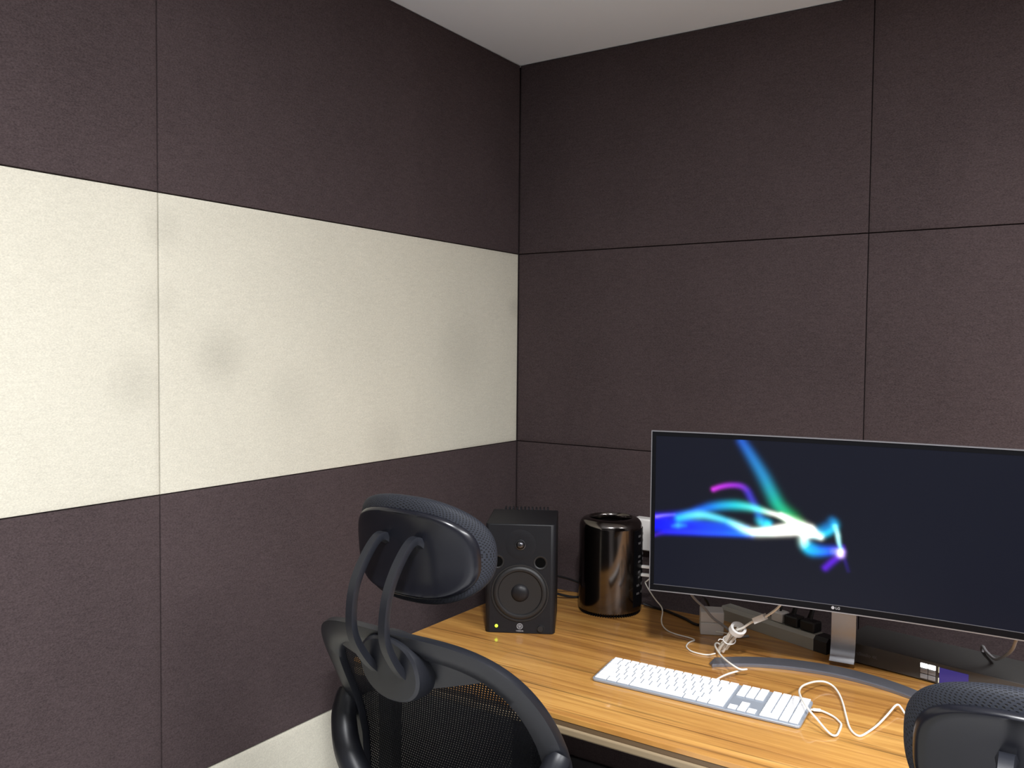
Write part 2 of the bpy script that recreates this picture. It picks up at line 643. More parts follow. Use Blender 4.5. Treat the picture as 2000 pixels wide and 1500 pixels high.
def curved_box(u0, u1, v0, v1, d0, d1, n=24):
    verts, faces = [], []
    for i in range(n + 1):
        u = u0 + (u1 - u0) * i / n
        for (d, v) in ((d0, v0), (d0, v1), (d1, v1), (d1, v0)):
            verts.append(curved_pt(u, d, v))
    for i in range(n):
        for j in range(4):
            k = (j + 1) % 4
            faces.append((i * 4 + j, i * 4 + k, i * 4 + 4 + k, i * 4 + 4 + j))
    faces.append((0, 1, 2, 3))
    faces.append(tuple(n * 4 + j for j in range(4)))
    return mesh_from(verts, faces, True, 30)


def curved_back():
    """bulged rear housing"""
    verts, faces = [], []
    prof = [(0.0, 0.010), (0.004, 0.016), (0.03, 0.022), (0.09, 0.036), (0.18, 0.046), (0.27, 0.040), (0.335, 0.024), (0.361, 0.016), (0.365, 0.010)]
    n = 24
    for i in range(n + 1):
        u = -HW + 2 * HW * i / n
        f = 1 - (abs(u) / HW) ** 4 * 0.75
        for (v, d) in prof:
            verts.append(curved_pt(u, 0.010 + (d - 0.010) * f, v))
    k = len(prof)
    for i in range(n):
        for j in range(k - 1):
            faces.append((i * k + j, i * k + j + 1, i * k + k + j + 1, i * k + k + j))
        faces.append((i * k, i * k + k, i * k + k + k - 1, i * k + k - 1))
    faces.append(tuple(range(k)))
    faces.append(tuple(n * k + j for j in range(k)))
    return mesh_from(verts, faces, True, 40)


link('rear_housing', curved_back(), M['silver'], mon)
rim = join([curved_box(-HW, HW, MH - 0.0022, MH, -0.0016, 0.010), curved_box(-HW, HW, 0.0, 0.0022, -0.0016, 0.010),
            curved_box(-HW, -HW + 0.0019, 0.0022, MH - 0.0022, -0.0016, 0.010, 1), curved_box(HW - 0.0019, HW, 0.0022, MH - 0.0022, -0.0016, 0.010, 1)])
link('silver_rim', rim, M['silver'], mon)['label'] = 'thin silver rim'
bez = join([curved_box(-HW + 0.0019, HW - 0.0019, MH - 0.012, MH - 0.0022, 0.0, 0.009),
            curved_box(-HW + 0.0019, HW - 0.0019, 0.0022, 0.0150, -0.0010, 0.009),
            curved_box(-HW + 0.0019, -HW + 0.0105, 0.0150, MH - 0.012, 0.0, 0.009, 1),
            curved_box(HW - 0.0105, HW - 0.0019, 0.0150, MH - 0.012, 0.0, 0.009, 1)])
link('bezel', bez, M['bezel'], mon)
lip = curved_box(-HW + 0.010, HW - 0.010, 0.0150, 0.0158, -0.0012, 0.003)
link('bezel_lip', lip, simple('lip_grey', (0.09, 0.09, 0.10), 0.4), mon)

# the picture on the screen: ribbons of coloured light, held as a colour per vertex of the glass
R_ = {}
R_['beam'] = [(-0.2139, 0.3496), (-0.1924, 0.3172), (-0.1683, 0.2786), (-0.1495, 0.2427), (-0.1336, 0.2147), (-0.1103, 0.1929), (-0.0899, 0.179)]
R_['mag'] = [(-0.2726, 0.2403), (-0.2567, 0.2469), (-0.2356, 0.2516), (-0.2145, 0.2512), (-0.2012, 0.2428), (-0.1918, 0.226), (-0.1809, 0.2054), (-0.1689, 0.1849), (-0.1557, 0.1727)]
R_['up'] = [(-0.4027, 0.1699), (-0.3639, 0.1756), (-0.331, 0.181), (-0.304, 0.1913), (-0.2772, 0.1998), (-0.2506, 0.2057), (-0.2241, 0.2083), (-0.1979, 0.2072), (-0.177, 0.2035), (-0.1563, 0.1989), (-0.1357, 0.1946), (-0.1152, 0.1871), (-0.0923, 0.1735)]
R_['mid'] = [(-0.3473, 0.17), (-0.3228, 0.1775), (-0.2957, 0.181), (-0.2687, 0.1777), (-0.2419, 0.1718), (-0.2206, 0.1641), (-0.2021, 0.1563), (-0.1811, 0.1529), (-0.1554, 0.1567), (-0.1248, 0.1623), (-0.0946, 0.1666), (-0.0697, 0.1678)]
R_['low'] = [(-0.4024, 0.1545), (-0.3635, 0.152), (-0.3223, 0.1526), (-0.2817, 0.1533), (-0.2416, 0.1541), (-0.202, 0.1536)]
R_['lowfr'] = [(-0.4019, 0.1265), (-0.377, 0.1355), (-0.3357, 0.139), (-0.2814, 0.141), (-0.2281, 0.1444), (-0.1888, 0.1468)]
R_['core'] = [(-0.1859, 0.1530), (-0.1502, 0.1572), (-0.1299, 0.1618), (-0.1097, 0.1665), (-0.0896, 0.1684), (-0.0696, 0.1665)]
R_['core2'] = [(-0.1281, 0.1953), (-0.1127, 0.1874), (-0.0974, 0.1782), (-0.0797, 0.1721), (-0.0621, 0.1633), (-0.0472, 0.1557)]
R_['r1'] = [(-0.0645, 0.1605), (-0.0497, 0.1594), (-0.0351, 0.1648), (-0.0232, 0.1752), (-0.0198, 0.1859), (-0.0248, 0.1932)]
R_['r1b'] = [(-0.0621, 0.1633), (-0.045, 0.1703), (-0.0306, 0.1822), (-0.0236, 0.192)]
R_['r2'] = [(-0.0184, 0.1808), (-0.0137, 0.1658), (-0.0104, 0.148), (-0.0064, 0.1329), (-0.0069, 0.1238)]
R_['h1'] = [(-0.0782, 0.1591), (-0.0804, 0.147), (-0.0794, 0.1352), (-0.0737, 0.1266), (-0.0637, 0.1225), (-0.0488, 0.1229), (-0.0293, 0.1264), (-0.01, 0.1299)]
R_['h2'] = [(-0.074, 0.1385), (-0.0564, 0.1312), (-0.0367, 0.1295), (-0.0125, 0.1335)]
R_['pur'] = [(-0.0358, 0.0917), (-0.0239, 0.1049), (-0.0121, 0.1167), (-0.0026, 0.1269), (-0.0018, 0.1412)]
R_['fnt'] = [(-0.0026, 0.1256), (0.0026, 0.1107), (0.0091, 0.0908)]
R_['vio'] = [(-0.3985, 0.1694), (-0.3805, 0.1736), (-0.3584, 0.1769)]
R_['cy'] = [(-0.3607, 0.1508), (-0.3497, 0.1531), (-0.3333, 0.1545)]
R_['loop'] = [(-0.1557, 0.1727), (-0.166, 0.1718), (-0.1739, 0.1791), (-0.1767, 0.1869)]
BL, CY, GR, WH, PU, MG = (0.001, 0.002, 1.0), (0.02, 0.62, 0.95), (0.03, 0.62, 0.18), (1.0, 1.0, 0.9), (0.13, 0.01, 0.8), (0.75, 0.04, 0.9)
# strokes: path, [(t, half width, colour, strength)...], softness exponent
STROKES = [
    ('beam', [(0, .0072, (0.02, 0.14, 0.75), .8), (.35, .0090, (0.02, 0.32, 0.66), .9), (.62, .0095, (0.01, 0.55, 0.36), .95), (.85, .0095, (0.03, 0.65, 0.18), .9), (1, .007, (0.25, 0.9, 0.3), 1)], 2),
    ('mag', [(0, .0040, MG, .9), (.3, .0042, (0.42, 0.03, 0.85), .8), (.55, .0055, (0.08, 0.05, 0.8), .7), (.8, .0060, (0.04, 0.10, 0.8), .6), (1, .006, CY, .8)], 2),
    ('up', [(0, .0055, (0.05, 0.005, 0.8), .6), (.2, .0055, (0.01, 0.04, 1), .8), (.33, .0070, (0.01, 0.25, 1), .9), (.5, .0068, (0.02, 0.7, 0.8), 1), (.68, .0050, (0.15, 1, 0.75), 1.1), (.8, .0038, WH, 1.3), (1, .0045, WH, 1.6)], 2),
    ('mid', [(0, .0065, CY, 1.0), (.15, .0070, (0.15, 0.85, 1), 1.1), (.35, .0050, (0.10, 0.7, 1), 1.1), (.5, .0060, (0.5, 1, 1), 1.4), (.65, .0062, WH, 1.5), (.85, .0070, WH, 1.8), (1, .006, WH, 1.8)], 2),
    ('low', [(0, .0150, BL, 1.0), (.4, .0130, (0.01, 0.03, 1.0), 1.0), (.75, .0110, (0.01, 0.10, 1.0), .9), (1, .009, (0.01, 0.25, 1), .8)], 4),
    ('lowfr', [(0, .0030, (0.08, 0.01, 0.6), .6), (.2, .0045, (0.03, 0.01, 0.8), .6), (1, .005, (0.01, 0.12, 1), .7)], 2),
    ('core', [(0, .0060, (0.4, 1, 0.9), 1.0), (.3, .0078, WH, 1.5), (.6, .0092, WH, 1.8), (1, .0085, WH, 1.8)], 3),
    ('core2', [(0, .0038, WH, 1.3), (.4, .0066, WH, 1.7), (.7, .0070, WH, 1.8), (1, .0045, WH, 1.4)], 2),
    ('r1', [(0, .0050, (0.3, 1, 1), 1.2), (.4, .0050, CY, 1), (.75, .0060, (0.02, 0.6, 1), .9), (1, .006, (0.01, 0.25, 0.6), .4)], 2),
    ('r1b', [(0, .0070, CY, .8), (.5, .0070, (0.01, 0.28, 0.8), .7), (1, .006, (0.01, 0.20, 0.6), .4)], 2),
    ('r2', [(0, .0036, (0.3, 0.9, 1), 1.0), (.3, .0034, (0.5, 1, 1), 1.4), (.65, .0028, (0.3, 0.8, 1), 1.2), (.85, .0048, (1, .85, 1), 1.5), (1, .005, (1, .8, 1), 1.5)], 2),
    ('h1', [(0, .0075, WH, 1.8), (.2, .0065, (0.6, 1, 0.9), 1.4), (.4, .0060, CY, 1.1), (.6, .0065, (0.01, 0.4, 1), 1), (.85, .0060, (0.02, 0.1, 1), .9), (1, .005, (0.4, 0.4, 1), 1)], 2),
    ('h2', [(0, .0060, CY, .9), (.5, .0070, (0.01, 0.2, 1), .7), (1, .0060, (0.03, 0.04, 0.9), .7)], 2),
    ('pur', [(0, .0050, PU, .8), (.5, .0050, PU, .9), (.8, .004, (0.2, 0.02, 0.9), .8), (1, .003, PU, .4)], 2),
    ('fnt', [(0, .0030, (0.06, 0.01, 0.5), .5), (1, .003, (0.03, 0.01, 0.25), .3)], 2),
    ('vio', [(0, .0028, (0.35, 0.25, 0.95), .8), (1, .0026, (0.12, 0.15, 0.9), .6)], 2),
    ('cy', [(0, .0035, (0.02, 0.18, 0.9), .7), (.5, .0045, (0.04, 0.45, 1), .9), (1, .0035, (0.01, 0.2, 0.9), .6)], 2),
    ('loop', [(0, .0065, CY, .9), (.5, .006, (0.05, 0.7, 0.8), .8), (1, .005, (0.01, 0.3, 0.6), .4)], 2),
]


def build_screen():
    u0, u1, v0, v1 = -HW + 0.0105, HW - 0.0105, 0.0158, MH - 0.012
    us = [u0]
    while us[-1] < 0.03:
        us.append(us[-1] + 0.0016)
    while us[-1] < u1 - 0.021:
        us.append(us[-1] + 0.02)
    us.append(u1)
    vs = [v0]
    while vs[-1] < v1 - 0.0022:
        vs.append(vs[-1] + 0.0016)
    vs.append(v1)
    nu, nv = len(us), len(vs)
    colr = [[[0.0080, 0.0092, 0.0180] for _ in range(nv)] for _ in range(nu)]
    for key, keys, ex in STROKES:
        path = R_[key]
        pts = catmull([(p[0], p[1], 0) for p in path], 10)
        n = len(pts) - 1
        # weight of each stroke is its strongest sample at a vertex
        hit = {}
        for q, p in enumerate(pts):
            t = q / n
            for a, b in zip(keys, keys[1:]):
                if a[0] <= t <= b[0] + 1e-9:
                    f = (t - a[0]) / max(1e-6, b[0] - a[0])
                    break
            wd = (a[1] + (b[1] - a[1]) * f) * 1.32
            cl = [a[2][c] + (b[2][c] - a[2][c]) * f for c in range(3)]
            st = a[3] + (b[3] - a[3]) * f
            reach = wd * 2.6
            for i in range(nu):
                du = us[i] - p.x
                if abs(du) > reach:
                    continue
                for j in range(nv):
                    dv = vs[j] - p.y
                    r2 = (du * du + dv * dv) / (wd * wd)
                    if r2 > 6.8:
                        continue
                    g = st * math.exp(-(r2 ** (ex / 2)))
                    old = hit.get((i, j))
                    if old is None or g > old[0]:
                        hit[(i, j)] = (g, cl)
        for (i, j), (g, cl) in hit.items():
            c = colr[i][j]
            for k in range(3):
                c[k] += g * cl[k]
    verts, faces, cols = [], [], []
    for i in range(nu):
        for j in range(nv):
            verts.append(curved_pt(us[i], 0.0012, vs[j]))
            cols.append(colr[i][j])
    for i in range(nu - 1):
        for j in range(nv - 1):
            faces.append((i * nv + j, (i + 1) * nv + j, (i + 1) * nv + j + 1, i * nv + j + 1))
    me = bpy.data.meshes.new('screen')
    me.from_pydata([tuple(v) for v in verts], [], faces)
    at = me.attributes.new('picture', 'FLOAT_COLOR', 'POINT')
    buf = []
    for c in cols:
        buf += [min(1.15, c[0]), min(1.15, c[1]), min(1.15, c[2]), 1.0]
    at.data.foreach_set('color', buf)
    for p in me.polygons:
        p.use_smooth = True
    me.update()
    return me


link('screen', build_screen(), M['screen'], mon)
# maker's mark on the lower bezel
disc = lathe_mesh([(0, 0.0), (0.0033, 0.0), (0.0033, 0.0004), (0, 0.0004)], 20, axis='y')
p = curved_pt(-0.0188, -0.0011, 0.0098)
xform(disc, Matrix.Translation(p))
tx = text_mesh('LG', 0.0075, 0.0002, 'LEFT', 0.00012)
xform(tx, Matrix.Translation(curved_pt(-0.0138, -0.0012, 0.0072)) @ FRONT)
link('logo', join([disc, tx]), M['print_grey'], mon)

# stand
def world_to_mon(x, y):
    dx, dy = x - MC.x, y - MC.y
    c, s = math.cos(MYAW), math.sin(MYAW)
    return (c * dx + s * dy, -s * dx + c * dy)


def arc_base():
    F, RF = (1.0717, -0.7015), 0.3600
    B, RB = (1.0600, -0.6360), 0.3480
    n = 40
    verts, faces = [], []
    for i in range(n + 1):
        a = math.radians(133.5 - (133.5 - 46.5) * i / n)
        if i == 0:
            a_b = math.radians(134.5)
        fx, fy = F[0] + RF * math.cos(a), F[1] + RF * math.sin(a)
        ab = math.radians(135.5 - (135.5 - 44.5) * i / n)
        bx, by = B[0] + RB * math.cos(ab), B[1] + RB * math.sin(ab)
        edge = abs(i / n - 0.5) * 2
        th = 0.0085 - 0.0012 * edge
        f = Vector((fx, fy)); b = Vector((bx, by)); d = (b - f)
        P = [(f, 0.0005), (f + d * 0.00, th - 0.0022), (f + d * 0.05, th), (f + d * 0.95, th), (b, th - 0.003), (b, 0.0005)]
        for q, z in P:
            x, y = world_to_mon(q.x, q.y)
            verts.append((x, y, z))
    k = 6
    for i in range(n):
        for j in range(k):
            j2 = (j + 1) % k
            faces.append((i * k + j, i * k + j2, i * k + k + j2, i * k + k + j))
    # pointed end facets
    for s in (0, n):
        ring = list(range(s * k, s * k + k))
        c = sum((Vector(verts[q]) for q in ring), Vector()) / k
        out = (Vector(verts[s * k + 1]) - Vector(verts[(s + (1 if s == 0 else -1)) * k + 1])).normalized()
        c = c + out * 0.010
        c.z = 0.002
        verts.append(tuple(c))
        q = len(verts) - 1
        for j in range(k):
            faces.append((ring[j], ring[(j + 1) % k], q))
    return mesh_from(verts, faces, True, 25)


link('stand_base', arc_base(), M['base_metal'], mon)['label'] = 'dark grey metal arc foot'
nx, ny = world_to_mon(1.0665, -0.2600)


def neck_mesh():
    prof = []
    # side profile (y forward -, z) of a bent sheet: vertical then swept forward onto the foot
    cl = [(0.0, 0.32), (0.0, 0.075), (-0.001, 0.055), (-0.005, 0.038), (-0.012, 0.024), (-0.020, 0.0150)]
    cl2 = [(0.013, 0.32), (0.013, 0.060), (0.012, 0.040), (0.010, 0.024), (0.006, 0.014), (0.0, 0.0125)]
    verts, faces = [], []
    hw = 0.0265
    for (ya, za), (yb, zb) in zip(cl, cl2):
        verts += [(-hw, ya, za), (hw, ya, za), (hw, yb, zb), (-hw, yb, zb)]
    for i in range(len(cl) - 1):
        for j in range(4):
            k = (j + 1) % 4
            faces.append((i * 4 + j, i * 4 + k, i * 4 + 4 + k, i * 4 + 4 + j))
    faces.append((0, 1, 2, 3))
    n = (len(cl) - 1) * 4
    faces.append((n, n + 1, n + 2, n + 3))
    me = mesh_from(verts, faces, True, 50)
    xform(me, Matrix.Translation((nx, ny, 0)) @ Matrix.Rotation(math.radians(4.0) - MYAW, 4, 'Z'))
    return me


link('stand_neck', neck_mesh(), M['neck_metal'], mon)['label'] = 'bright silver stand neck'
box('neck_joint', nx - 0.03, nx + 0.03, 0.03, ny + 0.004, 0.255, 0.335, M['bezel'], mon, 0.004)

# ------------------------------------------------------------------ office chairs
ZT = 1.015      # top of the backrest


def yb(z):
    ks = [(0.40, -0.215), (0.45, -0.205), (0.55, -0.185), (0.66, -0.172), (0.74, -0.178), (0.80, -0.197), (0.86, -0.229), (0.92, -0.266), (0.97, -0.298), (1.02, -0.332), (1.1, -0.38)]
    if z <= ks[0][0]:
        return ks[0][1]
    for (a, ya), (b, y2) in zip(ks, ks[1:]):
        if z <= b:
            f = (z - a) / (b - a)
            return ya + (y2 - ya) * f
    return ks[-1][1]


def ybs(z):
    return sum(yb(z + d) for d in (-0.03, -0.02, -0.01, 0, 0.01, 0.02, 0.03)) / 7 - 0.020


def back_y(x, z):
    return ybs(z) + x * x / (2 * 0.85)


A_B, B_B, ZC = 0.250, 0.285, ZT - 0.285


def outline(th, inset=0.0):
    e = 0.52
    c, s = math.cos(th), math.sin(th)
    x = (A_B - inset) * math.copysign(abs(c) ** e, c)
    z = (B_B - inset) * math.copysign(abs(s) ** e, s)
    t = z / B_B
    x *= 1 - 0.01 * t - 0.03 * t * t
    return x, ZC + z


def chair_frame():
    n = 112
    verts, faces = [], []
    for i in range(n):
        th = 2 * PI * i / n
        s = math.sin(th)
        wd = 0.044 + 0.002 * max(0, s) ** 2
        #                 inset, rearward offset
        prof = [(0.0, 0.004), (0.003, -0.010), (wd * 0.5, -0.016), (wd - 0.003, -0.012), (wd, -0.004), (wd, 0.006), (wd * 0.5, 0.010), (0.002, 0.008)]
        for ins, dy in prof:
            x, z = outline(th, ins)
            verts.append((x, back_y(x, z) + dy, z))
    k = 8
    for i in range(n):
        i2 = (i + 1) % n
        for j in range(k):
            j2 = (j + 1) % k
            faces.append((i * k + j, i * k + j2, i2 * k + j2, i2 * k + j))
    return mesh_from(verts, faces, True, 50)


def chair_net():
    p, hl_ = 0.0052, 0.0017
    verts, faces = [], []
    vid = {}

    def V(x, z):
        key = (round(x, 5), round(z, 5))
        if key not in vid:
            vid[key] = len(verts)
            verts.append((x, back_y(x, z) + 0.002, z))
        return vid[key]

    def inside(x, z):
        # inside the outline shrunk a little (hidden under the frame)
        t = (z - ZC) / B_B
        if abs(t) >= 0.93:
            return False
        k = 1 - 0.01 * t - 0.03 * t * t
        ax = abs(x) / ((A_B - 0.018) * k)
        az = abs(z - ZC) / (B_B - 0.018)
        return ax ** (2 / 0.52) + az ** (2 / 0.52) < 1
    nx_, nz_ = int(0.48 / p), int(0.58 / p)
    for i in range(nx_):
        for j in range(nz_):
            x = -0.24 + (i + (0.5 if j % 2 else 0)) * p
            z = ZC - 0.29 + j * p
            if not inside(x + p / 2, z + p / 2):
                continue
            a, b, c, d = V(x, z), V(x + p, z), V(x + p, z + p), V(x, z + p)
            m, h = p / 2, hl_ / 2
            if z + p > ZT - 0.055 or z < ZT - 0.37:
                faces.append((a, b, c, d))
                continue
            e, f, g, q = V(x + m - h, z + m - h), V(x + m + h, z + m - h), V(x + m + h, z + m + h), V(x + m - h, z + m + h)
            faces += [(a, b, f, e), (b, c, g, f), (c, d, q, g), (d, a, e, q)]
    me = bpy.data.meshes.new('net')
    me.from_pydata(verts, [], faces)
    for f in me.polygons:
        f.use_smooth = True
    me.update()
    return me


def top_panel():
    verts, faces = [], []
    n, m = 40, 8
    for i in range(n + 1):
        x = -0.195 + 0.39 * i / n
        zt = ZT - 0.034 - 0.02 * (abs(x) / 0.195) ** 4
        zl = ZT - 0.058 - 0.066 * max(0, 1 - abs(x) / 0.19)
        zl = min(zl, zt - 0.002)
        for j in range(m + 1):
            z = zt + (zl - zt) * j / m
            verts.append((x, back_y(x, z) - 0.007, z))
    k = m + 1
    off = len(verts)
    verts += [(x, y + 0.006, z) for x, y, z in verts]
    for i in range(n):
        for j in range(m):
            a = i * k + j
            faces.append((a, a + 1, a + k + 1, a + k))
            faces.append((off + a, off + a + k, off + a + k + 1, off + a + 1))
    for i in range(n):
        for j in (0, m):
            a = i * k + j
            faces.append((a, a + k, off + a + k, off + a))
    for i in (0, n):
        for j in range(m):
            a = i * k + j
            faces.append((a, a + 1, off + a + 1, off + a))
    return mesh_from(verts, faces, True, 50)


def lens_plate(cx, cz, a, b, yfun, t, rim=0.006, e=0.9):
    """rounded boss standing rearward of a surface"""
    n = 36
    verts, faces = [], []
    rings = [(1.0, 0.0), (1.0, -t * 0.6), (1 - rim / a * 0.5, -t * 0.9), (1 - rim / a * 1.3, -t), (0.5, -t * 1.02)]
    for s, d in rings:
        for i in range(n):
            th = 2 * PI * i / n
            c, sn = math.cos(th), math.sin(th)
            x = cx + a * s * math.copysign(abs(c) ** e, c)
            z = cz + b * s * math.copysign(abs(sn) ** e, sn)
            verts.append((x, yfun(x, z) + d, z))
    for r in range(len(rings) - 1):
        for i in range(n):
            j = (i + 1) % n
            faces.append((r * n + i, r * n + j, r * n + n + j, r * n + n + i))
    faces.append(tuple((len(rings) - 1) * n + i for i in range(n)))
    faces.append(tuple(range(n)))
    return mesh_from(verts, faces, True, 25)


HZ = 1.138      # centre of the head rest
HR = 0.50      # its wrap radius
HY = -0.318     # rear face


def wrap(x):
    return x * x / (2 * HR) + 68 * x ** 4


def head_shell():
    A, Bz, e = 0.130, 0.075, 0.73
    n = 72
    verts, faces = [], []
    rings = [(1.0, 0.024), (1.0, 0.010), (0.985, 0.0045), (0.955, 0.0012), (0.925, 0.0), (0.86, 0.0022), (0.6, 0.0034), (0.3, 0.0034)]
    for s, d in rings:
        for i in range(n):
            th = 2 * PI * i / n
            c, sn = math.cos(th), math.sin(th)
            x = A * s * math.copysign(abs(c) ** e, c)
            z = Bz * s * math.copysign(abs(sn) ** e, sn)
            tilt = -0.10 * z
            verts.append((x, HY + d + wrap(x) + tilt, HZ - 0.004 + z))
    for r in range(len(rings) - 1):
        for i in range(n):
            j = (i + 1) % n
            faces.append((r * n + i, r * n + j, r * n + n + j, r * n + n + i))
    faces.append(tuple((len(rings) - 1) * n + i for i in range(n)))
    faces.append(tuple(range(n)))
    return mesh_from(verts, faces, True, 50)


def head_pad():
    A, Bz, Ty, e1, e2 = 0.143, 0.091, 0.018, 0.62, 0.80
    n, m = 120, 26
    verts, faces, uvs = [], [], []

    def P(th, ph):
        ct, st, cp, sp = math.cos(th), math.sin(th), math.cos(ph), math.sin(ph)
        sg = lambda v, q: math.copysign(abs(v) ** q, v)
        x = A * sg(cp, e1) * sg(ct, e2)
        z = Bz * sg(cp, e1) * sg(st, e2)
        y = Ty * sg(sp, e1)
        return Vector((x, HY + 0.023 + y + wrap(x) - 0.10 * z, HZ + z))
    per = 2 * PI * math.sqrt((A * A + Bz * Bz) / 2) * 1.06
    for j in range(m + 1):
        ph = -PI / 2 + PI * j / m
        for i in range(n + 1):
            th = 2 * PI * i / n
            verts.append(P(th, max(-PI / 2 + 0.02, min(PI / 2 - 0.02, ph))))
            uvs.append((per * i / n, (Ty * 2 + Bz * 1.2) * 1.05 * j / m))
    k = n + 1
    for j in range(m):
        for i in range(n):
            faces.append((j * k + i, j * k + i + 1, j * k + k + i + 1, j * k + k + i))
    faces.append(tuple(range(n)))
    faces.append(tuple(m * k + i for i in range(n))[::-1])
    me = bpy.data.meshes.new('pad')
    me.from_pydata([tuple(v) for v in verts], [], faces)
    uv = me.uv_layers.new(name='UVMap')
    for lp in me.loops:
        uv.data[lp.index].uv = uvs[lp.vertex_index]
    for f in me.polygons:
        f.use_smooth = True
    me.update()
    bm = bmesh.new(); bm.from_mesh(me)
    bmesh.ops.recalc_face_normals(bm, faces=bm.faces)
    bm.to_mesh(me); bm.free()
    return me


def strut_mesh(sx):
    ys = HY + 0.004 + wrap(0.035)
    pr = [(0.012, -0.012, 0.036), (-0.014, 0.004, 0.036), (-0.045, -0.020, 0.036), (-0.073, -0.064, 0.036), (-0.082, -0.112, 0.035), (-0.077, -0.148, 0.034), (-0.052, -0.188, 0.032), (-0.026, -0.214, 0.030), (-0.012, -0.224, 0.030)]
    pts = [(sx * px, ys + dy, HZ + 0.018 + dz) for dy, dz, px in pr]
    path = catmull(pts, 6)
    w_, d_ = 0.0085, 0.0075
    prof = [(-w_, d_ * .2), (-w_ * .8, d_), (w_ * .8, d_), (w_, d_ * .2), (w_ * .75, -d_ * .7), (0, -d_), (-w_ * .75, -d_ * .7)]

    def sc(t):
        f = 1 + 0.9 * max(0, (0.13 - t) / 0.13) ** 1.3 + 0.15 * max(0, (t - 0.8) / 0.2)
        return (f, 1)
    return sweep_mesh(path, prof, up=None, scale=sc, sharp=40)


def back_support(sx):
    z0 = 0.806
    x0 = sx * (outline(math.asin(min(1, ((z0 - ZC) / B_B)) ** (1 / 0.52)), 0.012)[0])
    y0 = back_y(abs(x0), z0)
    pts = [(x0, y0 - 0.004, z0 + 0.004), (x0 * 0.99, y0 - 0.014, z0 - 0.010), (x0 * 0.95, y0 - 0.030, z0 - 0.042), (x0 * 0.80, y0 - 0.050, z0 - 0.095), (x0 * 0.5, y0 - 0.060, z0 - 0.160), (sx * 0.03, y0 - 0.064, z0 - 0.215)]
    path = catmull(pts, 8)
    prof = [(0.027 * math.cos(a), 0.027 * math.sin(a)) for a in [2 * PI * i / 12 for i in range(12)]]
    return sweep_mesh(path, prof, scale=lambda t: (0.75 + 0.35 * t, 0.75 + 0.35 * t))


def superell(A, Bq, z0, z1, e, rnd, n=56):
    """rounded slab in xy"""
    verts, faces = [], []
    h = z1 - z0
    rings = [(0.6, z0), (1 - rnd, z0), (1.0, z0 + h * 0.3), (1.0, z0 + h * 0.6), (1 - rnd * 0.6, z1 - h * 0.08), (1 - rnd * 1.6, z1), (0.4, z1 - 0.006)]
    for s, z in rings:
        for i in range(n):
            th = 2 * PI * i / n
            c, sn = math.cos(th), math.sin(th)
            verts.append((A * s * math.copysign(abs(c) ** e, c), Bq * s * math.copysign(abs(sn) ** e, sn), z))
    for r in range(len(rings) - 1):
        for i in range(n):
            j = (i + 1) % n
            faces.append((r * n + i, r * n + j, r * n + n + j, r * n + n + i))
    faces.append(tuple(range(n))); faces.append(tuple((len(rings) - 1) * n + i for i in range(n)))
    return mesh_from(verts, faces, True, 60)


def make_chair(label, loc, rz):
    t = thing('office_chair', label, 'chair', loc, rz, 'mesh office chairs at the desk')
    P = {}
    link('head_shell', head_shell(), M['gloss_plastic'], t)
    link('head_cushion', head_pad(), M['knit'], t)
    for s in (-1, 1):
        link('head_strut', strut_mesh(s), M['frame_plastic'], t)
    link('strut_bracket', lens_plate(0, ZT - 0.066, 0.066, 0.060, lambda x, z: back_y(x, z) * 0.35 + 0.65 * back_y(0, ZT - 0.066) - 0.004, 0.040), M['frame_plastic'], t)
    link('back_frame', chair_frame(), M['frame_plastic'], t)
    link('back_mesh', chair_net(), M['net'], t)
    link('top_panel', top_panel(), M['frame_plastic'], t)
    for s in (-1, 1):
        link('back_support', back_support(s), M['frame_plastic'], t)
    # spine from the supports under the seat
    y0 = back_y(0.2, 0.806) - 0.064
    link('spine', sweep_mesh(catmull([(0, y0, 0.625), (0, y0 - 0.002, 0.55), (0, y0 + 0.03, 0.46), (0, y0 + 0.12, 0.415), (0, -0.05, 0.405)], 6),
                             [(-0.035, -0.012), (0.035, -0.012), (0.035, 0.012), (-0.035, 0.012)]), M['frame_plastic'], t)
    link('seat', superell(0.235, 0.235, 0.425, 0.49, 0.55, 0.06), M['seat_cloth'], t)
    box('seat_pan', -0.14, 0.14, -0.13, 0.14, 0.385, 0.427, M['frame_plastic'], t, 0.01)
    link('gas_column', lathe_mesh([(0, 0.10), (0.028, 0.10), (0.028, 0.24), (0.016, 0.245), (0.016, 0.39), (0, 0.39)], 20), M['chrome'], t)
    hub = link('star_base', lathe_mesh([(0, 0.07), (0.045, 0.07), (0.045, 0.105), (0.03, 0.118), (0, 0.118)], 24), M['frame_plastic'], t)
    arm = sweep_mesh([Vector((0.03, 0, 0.098)), Vector((0.15, 0, 0.092)), Vector((0.27, 0, 0.078)), Vector((0.295, 0, 0.074))],
                     [(-0.022, -0.014), (0.022, -0.014), (0.017, 0.014), (-0.017, 0.014)], up=Vector((0, 0, 1)), scale=lambda q: (1 - 0.35 * q, 1 - 0.3 * q))
    wheel = join([lathe_mesh([(0, -0.022), (0.022, -0.022), (0.0265, -0.018), (0.0265, -0.005), (0.02, -0.004), (0.02, 0.004), (0.0265, 0.005), (0.0265, 0.018), (0.022, 0.022), (0, 0.022)], 20, axis='y', origin=(0.285, 0, 0.0275))])
    arm.materials.append(M['frame_plastic']); wheel.materials.append(M['caster'])
    for k in range(5):
        a = 2 * PI * k / 5 + 0.3
        o = link('base_arm', arm, None, hub); o.rotation_euler = (0, 0, a)
        o = link('caster', wheel, None, hub); o.rotation_euler = (0, 0, a)
    return t


def copy_tree(o, parent=None):
    c = o.copy()
    COL.objects.link(c)
    if parent is not None:
        c.parent = parent
    for ch in list(o.children):
        copy_tree(ch, c)
    return c


